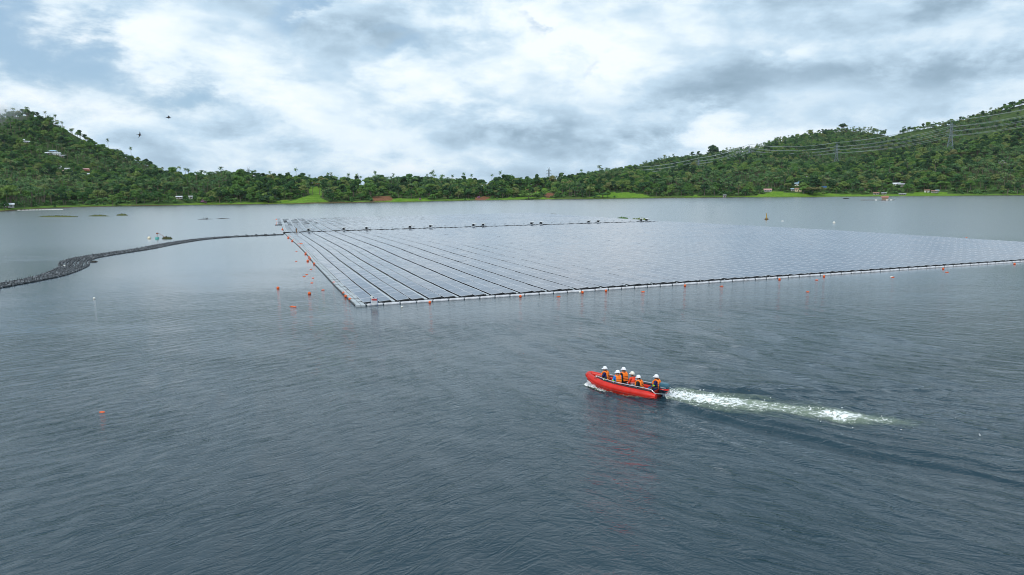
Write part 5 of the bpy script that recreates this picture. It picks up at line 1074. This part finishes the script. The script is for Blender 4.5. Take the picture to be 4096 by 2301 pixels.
HS = [(3070, 766, 9, 5, 2.4, Wg, Rp, 'low long house with a pale pink roof behind the bright green meadow'), (3170, 765, 4, 4, 2.4, Wg, Rl, 'small hut with a light blue roof left of the cream house'), (3192, 766, 7.5, 5, 3.2, Wc, Rr, 'cream-walled house by the meadow under a rusty roof'), (3188, 744, 5.5, 5, 3, Ws, Rl, 'white house with light blue roof on the slope above the meadow'),
      (3200, 740, 3.5, 4, 3.2, Wo, Rb, 'small orange house beside the white one above the meadow'), (3235, 719, 5.5, 5, 3.2, Ws, Rg_, 'white and grey house highest above the meadow'), (3295, 756, 6, 4, 2.2, Wg, Rb, 'low hut with blue and grey roof right of the russet tree'), (3585, 745, 8, 6, 2.8, Ws, Rs, 'house with a shining pale roof in the trees, left of its twin'),
      (3606, 748, 8, 6, 3, Wg, Rg_, 'grey-roofed house adjoining the pale-roofed one in the trees'), (3704, 730, 7.5, 5, 2.6, Wg, Rs, 'pale hip-roofed house high in the trees above the landing', True), (3708, 770, 5, 4, 2.4, Ws, Rr, 'white-fronted hut at the left end of the landing'), (3738, 773, 6, 4, 2.4, Wg, Rr, 'brown hut in the middle of the landing'),
      (3748, 770, 3.5, 3, 2.4, Wg, Rl, 'small hut with a light roof at the right end of the landing'), (3610, 781, 7, 3, 1.6, Wg, Rg_, 'open grey shelter on the grass at the waterline'), (3505, 778, 6, 4, 1.8, Wg, Rr, 'low brown boat shed left of the small meadow'), (3535, 779, 5, 3, 1.8, Wg, Rg_, 'narrow grey boat shed nearest the small meadow'),
      (2722, 720, 6.5, 5, 2.6, Ws, Rb, 'house with a vivid blue roof behind the ridge trees at centre right'), (2899, 789, 3.5, 3, 2.6, Wg, Rg_, 'tiny grey hut at the water edge left of the long green meadow'), (2210, 722, 8, 5, 3, Wg, Rs, 'pale roof just right of the dark pyramid tree'), (2060, 712, 5, 4, 2.4, Ws, Rg_, 'grey-white house on the ridge near the middle'),
      (1265, 722, 9, 6, 3, Wo, Rl, 'reddish house with pale roof on the ridge above the grassy slope'), (718, 796, 6, 4, 2.4, Wg, Rs, 'small pale-roofed house in the trees above the left shore'), (762, 794, 4, 3, 2.4, Ws, Rs, 'tiny white hut right of the small pale-roofed house'), (30, 832, 9, 5, 2.6, Wg, Rs, 'white-roofed house close to the water at the left border'),
      (90, 565, 7, 6, 2.5, Wg, Rs, 'upper of two pale roofs high on the left hill'), (107, 572, 9, 6, 2.5, Wg, Rs, 'lower of two pale roofs high on the left hill'), (193, 620, 9, 7, 2.6, Wg, Rs, 'small bright roof at the left of the hillside hamlet'), (212, 612, 15, 9, 3, Wg, Rl, 'broad grey-blue roof in the hillside hamlet on the left hill', True),
      (228, 622, 12, 8, 3, Ws, Rs, 'bright white roof in the middle of the hillside hamlet'), (252, 630, 10, 7, 3, Wg, Rg_, 'grey roof at the right end of the hillside hamlet'), (233, 673, 9, 6, 2.6, Ws, Rs, 'white roof lower down the left hill, leftmost of that group'), (270, 682, 7, 6, 2.6, Ws, Rs, 'small white roof in the lower group on the left hill'),
      (341, 685, 12, 8, 3, Wo, Rp, 'pinkish roof at the right of the lower group on the left hill'), (347, 704, 15, 7, 2.6, Wg, Rs, 'long pale roof below the pinkish one on the left hill'), (243, 692, 8, 6, 2.6, Ws, Rp, 'small pinkish roof below the leftmost white one'), (279, 694, 8, 6, 2.6, Wc, Rs, 'cream house low in the group on the left hill'), (3184, 588, 8, 6, 2.6, Ws, Rs, 'tiny white house high on the right hill between two pylons'), (4010, 654, 9, 6, 2.6, Ws, Rs, 'pale roof far right on the wooded slope')]
cleared = []
for q in HS: hobj_ = house(*q[:8], hip=len(q) > 8); cleared.append((q[0], q[1], hobj_.location.copy()))
# open up a sight line to each house: take out the trees that stand right in front of it
def blocks(loc, s):
    for (_, _, c) in cleared:
        rc = math.hypot(c.x, c.y); rl = math.hypot(loc[0], loc[1]); da = abs(math.atan2(loc[0], loc[1]) - math.atan2(c.x, c.y)) * rc
        if -18 < rl - rc < 4 and da < 4.2 and True: return True
    return False
for o in [q for q in SC.objects if q.parent is None and 'group' in q and q.name.split('.')[0] in ('broadleaf_tree', 'coconut_palm', 'shrub')]:
    if blocks(o.location, 1):
        for c in list(o.children): bpy.data.objects.remove(c)
        bpy.data.objects.remove(o)
for nm in ('woods', 'palm_grove', 'undergrowth'):
    me = bpy.data.objects[nm].data; P_ = np.empty(len(me.vertices) * 3, np.float32); me.vertices.foreach_get('co', P_); P_ = P_.reshape(-1, 3)
    for (_, _, c) in cleared:
        rc = math.hypot(c.x, c.y); rl = np.hypot(P_[:, 0], P_[:, 1]); da = np.abs(np.arctan2(P_[:, 0], P_[:, 1]) - math.atan2(c.x, c.y)) * rc; k = (rl - rc > -18) & (rl - rc < 5) & (da < 4.4); P_[k, 2] = -60
    me.vertices.foreach_set('co', P_.ravel())
# ================================================================== things on the far water
fr = G(3590, 800, 0); a = -math.atan2(fr.x, fr.y); raft = empty('fish_raft', G(3510, 801.5, 0), a, 'long low fish-cage raft with a small brown-roofed hut at its right end', 'raft')
M_bam = mat('weathered_bamboo', (.16, .12, .07), .8)
L_ = (G(3573, 801.5) - G(3441, 801.5)).length; mb = MB()
for y in (-2.5, 0, 2.5): mb.tube([(-L_ / 2, y, .25), (L_ / 2, y, .25)], .14, 5)
for i in range(14): x = -L_ / 2 + i * L_ / 13; mb.tube([(x, -3, .35), (x, 3, .35)], .1, 5); mb.tube([(x, -2.5, .3), (x, -2.5, .9)], .05, 4)
mb.build('bamboo_frame', M_bam, raft); mb = MB()
for i in range(12): mb.tube([(-L_ / 2 + 2 + i * L_ / 13, -2.7, .0), (-L_ / 2 + 3.2 + i * L_ / 13, -2.7, .0)], .32, 8)
mb.build('drum_float', M_black, raft); mb = MB(); x0 = L_ / 2 - 7; mb.box((x0, 0, 1.3), (4.6, 4, 2.0)); hut = mb.build('hut', mat('plank_wall', (.30, .22, .14), .8), raft); mb = MB(); mb.box((x0 - .1, -1.2, 2.9), (5.6, 3.0, .12), M=Matrix.Rotation(R(28), 3, 'X')); mb.box((x0 - .1, 1.2, 2.9), (5.6, 3.0, .12), M=Matrix.Rotation(R(-28), 3, 'X')); mb.build('roof', mat('brown_iron_roof', (.34, .16, .12), .7), hut)
mb = MB()
for x in (x0 + 1.5, x0 + 4.5, -1.0): mb.box((x, -2.9, .35), (1.7, .9, .7))
mb.build('white_drum', M_wh, raft)
p = G(3384, 795.5); cn = empty('canoe', p, -math.atan2(p.x, p.y), 'small dark canoe with one rower near the right shore', 'canoe'); mb = MB(); mb.tube([(-3, 0, .55), (-2, 0, .3), (0, 0, .22), (2, 0, .3), (3, 0, .6)], [.08, .32, .4, .32, .08], 8); mb.build('hull', M_dark_, cn)
o = empty('person', p + Vector((-1.0, 0, .25)), 0, 'dark-clothed person sitting in the small canoe near the right shore', 'person'); mb = MB(); mb.tube([(0, 0, .0), (0, 0, .5), (.02, 0, .75)], [.2, .22, .1], 10); mb.ball((.03, 0, .9), .12, 10, 8); mb.tube([(0, .2, .6), (.3, .25, .35), (.5, .1, .4)], [.07, .055, .04], 8); mb.tube([(0, -.2, .6), (.3, -.25, .35), (.5, -.1, .4)], [.07, .055, .04], 8); mb.tube([(0, .1, .1), (.5, .12, .25), (.7, .12, 0)], [.11, .08, .06], 8); mb.tube([(0, -.1, .1), (.5, -.12, .25), (.7, -.12, 0)], [.11, .08, .06], 8); remeshed(mb, 'body', M_dark_, o, .03, 1)
# grass islets: low mounds with tufts
M_gr = mat('islet_grass', (.09, .11, .02), .95, var=.5, vscale=1.5)
def islet(x0, x1, y, h, label, m=None):
    a_, b_ = G(x0, y), G(x1, y); c = (a_ + b_) / 2; L = (b_ - a_).length; mb = MB(); g = random.Random(int(x0)); n = max(14, int(L * 1.2)); bumps = [(g.uniform(-.48, .48) * L, g.uniform(-.1, .1) * L * .3) for _ in range(n * 5)]
    for x, yy in bumps:
        f = 1 - (2 * x / L) ** 2; hh = h * (.35 + .65 * f) * g.uniform(.5, 1.1); a2 = g.uniform(0, 6.28); w = .35
        mb.add([(x - math.cos(a2) * w, yy - math.sin(a2) * w, -.1), (x + math.cos(a2) * w, yy + math.sin(a2) * w, -.1), (x + .1 * g.uniform(-1, 1), yy, hh)], [(0, 1, 2)])
    mb.ball((0, 0, 0), 1, 20, 6, (L * .5, L * .06 + .4, h * .45)); return tag(mb.build('grass_islet', m or M_gr, loc=c, rz=math.atan2((b_ - a_).y, (b_ - a_).x)), label, 'islet')
islet(153, 313, 868.5, 1.15, 'long low strip of grass in the water at the left, nearest the border'); islet(354, 439, 865.5, 1.1, 'middle one of three grass strips in the left water'); islet(466, 510, 862.5, 1.5, 'short yellowish grass strip, rightmost of the three at left')
islet(2470, 2512, 874.8, .9, 'small green weed patch behind the far corner of the solar blocks', mat('weed_green', (.07, .16, .02), .9, var=.4)); islet(2520, 2598, 879.5, .9, 'longer green weed patch touching the right end of the cable line', mat('weed_green2', (.13, .18, .02), .9, var=.4))
islet(650, 688, 956, .9, 'dark rounded weed clump right of the small marker raft', mat('weed_dark', (.05, .06, .015), .9, var=.4))
islet(2198, 2226, 857.3, .35, 'dark drifting weed streak just beyond the far block', mat('weed_brown', (.06, .05, .03), .9))
def snag(px, py, h, w, label):
    p = G(px, py); mb = MB(); g = random.Random(int(px)); mb.tube([(-w, 0, .02), (-w * .2, .1, .12), (w, 0, .03)], [.08, .18, .06], 6)
    for i in range(5): x = g.uniform(-.3, .3) * w; mb.tube([(x, 0, 0), (x + g.uniform(-.4, .4), 0, h * g.uniform(.5, 1))], [.16, .04], 5)
    return tag(mb.build('driftwood', mat('wet_wood', (.05, .045, .035), .8, var=.3), loc=p, rz=-math.atan2(p.x, p.y)), label, 'driftwood')
snag(822, 877.5, 1.6, 3.2, 'dark snag sticking out of the calm water left of the far block'); snag(377, 1049, .25, .55, 'brown log floating beside the bend of the cable floats'); snag(890, 876, .3, 3.0, 'thin floating branch right of the dark snag')
# marker raft and marker buoy
p = G(629, 957); o = empty('marker_raft', p, 0, 'small teal and white marker float with a short mast left of centre', 'marker'); mb = MB(); mb.tube([(0, 0, -.1), (0, 0, .5)], [.5, .45], 14); mb.build('float', mat('teal_plastic', (.1, .42, .38), .5), o); mb = MB(); mb.tube([(0, 0, .5), (.1, 0, 1.5)], .07, 6); mb.box((.1, 0, 1.5), (.5, .2, .35)); mb.tube([(.2, 0, 1.6), (.9, 0, 1.3), (2.2, 0, .3)], .05, 5); mb.build('mast', mat('brown_post', (.25, .10, .06), .7), o)
p = G(3066, 879); o = empty('marker_buoy', p, 0, 'yellow-brown marker buoy with a mast beyond the array', 'marker'); mb = MB(); mb.tube([(0, 0, -.2), (0, 0, .45)], [.75, .6], 14); mb.build('float', mat('rusty_float', (.12, .07, .02), .7), o); mb = MB(); mb.tube([(0, 0, .4), (-.1, 0, 2.0)], [.35, .08], 6); mb.ball((-.1, 0, 2.1), .2); mb.build('mast', mat('ochre_mast', (.4, .26, .06), .7), o)
# floats strung off the left shore
for i in range(14):
    f = i / 13; p = G(76 + 170 * f ** .9, 842.5 - 3.2 * f); mb = MB(); mb.tube([(-.9, 0, .15), (.9, 0, .15)], .35, 8); mb.tube([(-1.6, 0, .02), (1.6, 0, .02)], .06, 4)
    tag(mb.build('net_float', M_wh, loc=p, rz=.3), 'whitish drum float in the string off the left shore', 'float', 'white drum floats strung off the left shore')
# ================================================================== birds
for (px, py, D_, rz, rx, l) in ((674, 471, 34, .5, .6, 'upper of two small dark birds, wings swept, above the left hill'), (559, 540, 36, -.2, 1.35, 'lower of two small dark birds gliding side-on above the left hill')):
    d = Vector(ray(px, py)); d = d / d.y * D_; o = MB(); V = []
    o.tube([(-.13, 0, 0), (-.05, 0, 0), (.05, 0, .005), (.11, 0, .01)], [.006, .026, .028, .008], 8); o.add([(-.12, 0, 0), (-.21, .035, 0), (-.17, 0, 0), (-.21, -.035, 0)], [(0, 1, 2), (0, 2, 3)]); o.tube([(.11, 0, .01), (.135, 0, .005)], [.007, .001], 5)
    for s_ in (1, -1): o.add([(.05, s_ * .02, .01), (.045, s_ * .10, .04), (-.05, s_ * .20, .03), (-.02, s_ * .08, .02), (-.05, s_ * .02, .005), (.05, s_ * .02, .002), (.045, s_ * .10, .033), (-.02, s_ * .08, .012), (-.05, s_ * .02, -.002)], [(0, 1, 3, 4), (1, 2, 3), (5, 8, 7, 6), (6, 7, 2), (0, 5, 6, 1), (4, 3, 7, 8)])
    b_ = remeshed(o, 'bird', mat('dark_feathers', (.02, .018, .02), .8), None, .006, 0); b_.location = Vector((0, 0, H)) + d; b_.rotation_euler = (rx, .15, rz); tag(b_, l, 'bird')

# ================================================================== air: thin even haze over lake and hills (sky outside it)
mh = bpy.data.materials.new('haze'); mh.use_nodes = True; t = NT(mh.node_tree); t.n.remove(t.n['Principled BSDF'])
pv = t.node('ShaderNodeVolumePrincipled'); pv.inputs['Color'].default_value = (.80, .90, 1.0, 1); pv.inputs['Density'].default_value = .000022; pv.inputs['Anisotropy'].default_value = .1
t.l.new(pv.outputs[0], t.n['Material Output'].inputs['Volume'])
mb = MB(); mb.box((0, 2500, 147), (18400, 15400, 304)); o = mb.build('haze', mh); tag(o, 'thin haze in the air over the lake and hills', 'haze', kind='stuff')

mm = bpy.data.materials.new('hill_mist'); mm.use_nodes = True; t = NT(mm.node_tree); t.n.remove(t.n['Principled BSDF']); pv = t.node('ShaderNodeVolumePrincipled'); pv.inputs['Color'].default_value = (.93, .96, 1, 1)
oc = t.node('ShaderNodeTexCoord').outputs['Object']; gr = t.node('ShaderNodeTexGradient', gradient_type='SPHERICAL'); t.put(gr.inputs[0], t.mapping(oc, sc=(1 / 75, 1 / 60, 1 / 26))); t.put(pv.inputs['Density'], t.m('MULTIPLY', t.m('MULTIPLY', gr.outputs['Fac'], .032), t.mapr(t.noise(oc, .03, 4, .6), .35, .65)))
t.l.new(pv.outputs[0], t.n['Material Output'].inputs['Volume'])
d = ray(-70, 468); d = d / math.hypot(d[0], d[1]) * 1330; mb = MB(); mb.ball((0, 0, 0), 1, 20, 12, (75, 60, 26)); o = mb.build('mist', mm, loc=(d[0], d[1], H + d[2])); tag(o, 'wisp of white mist clinging to the top of the left hill', 'mist', kind='stuff')
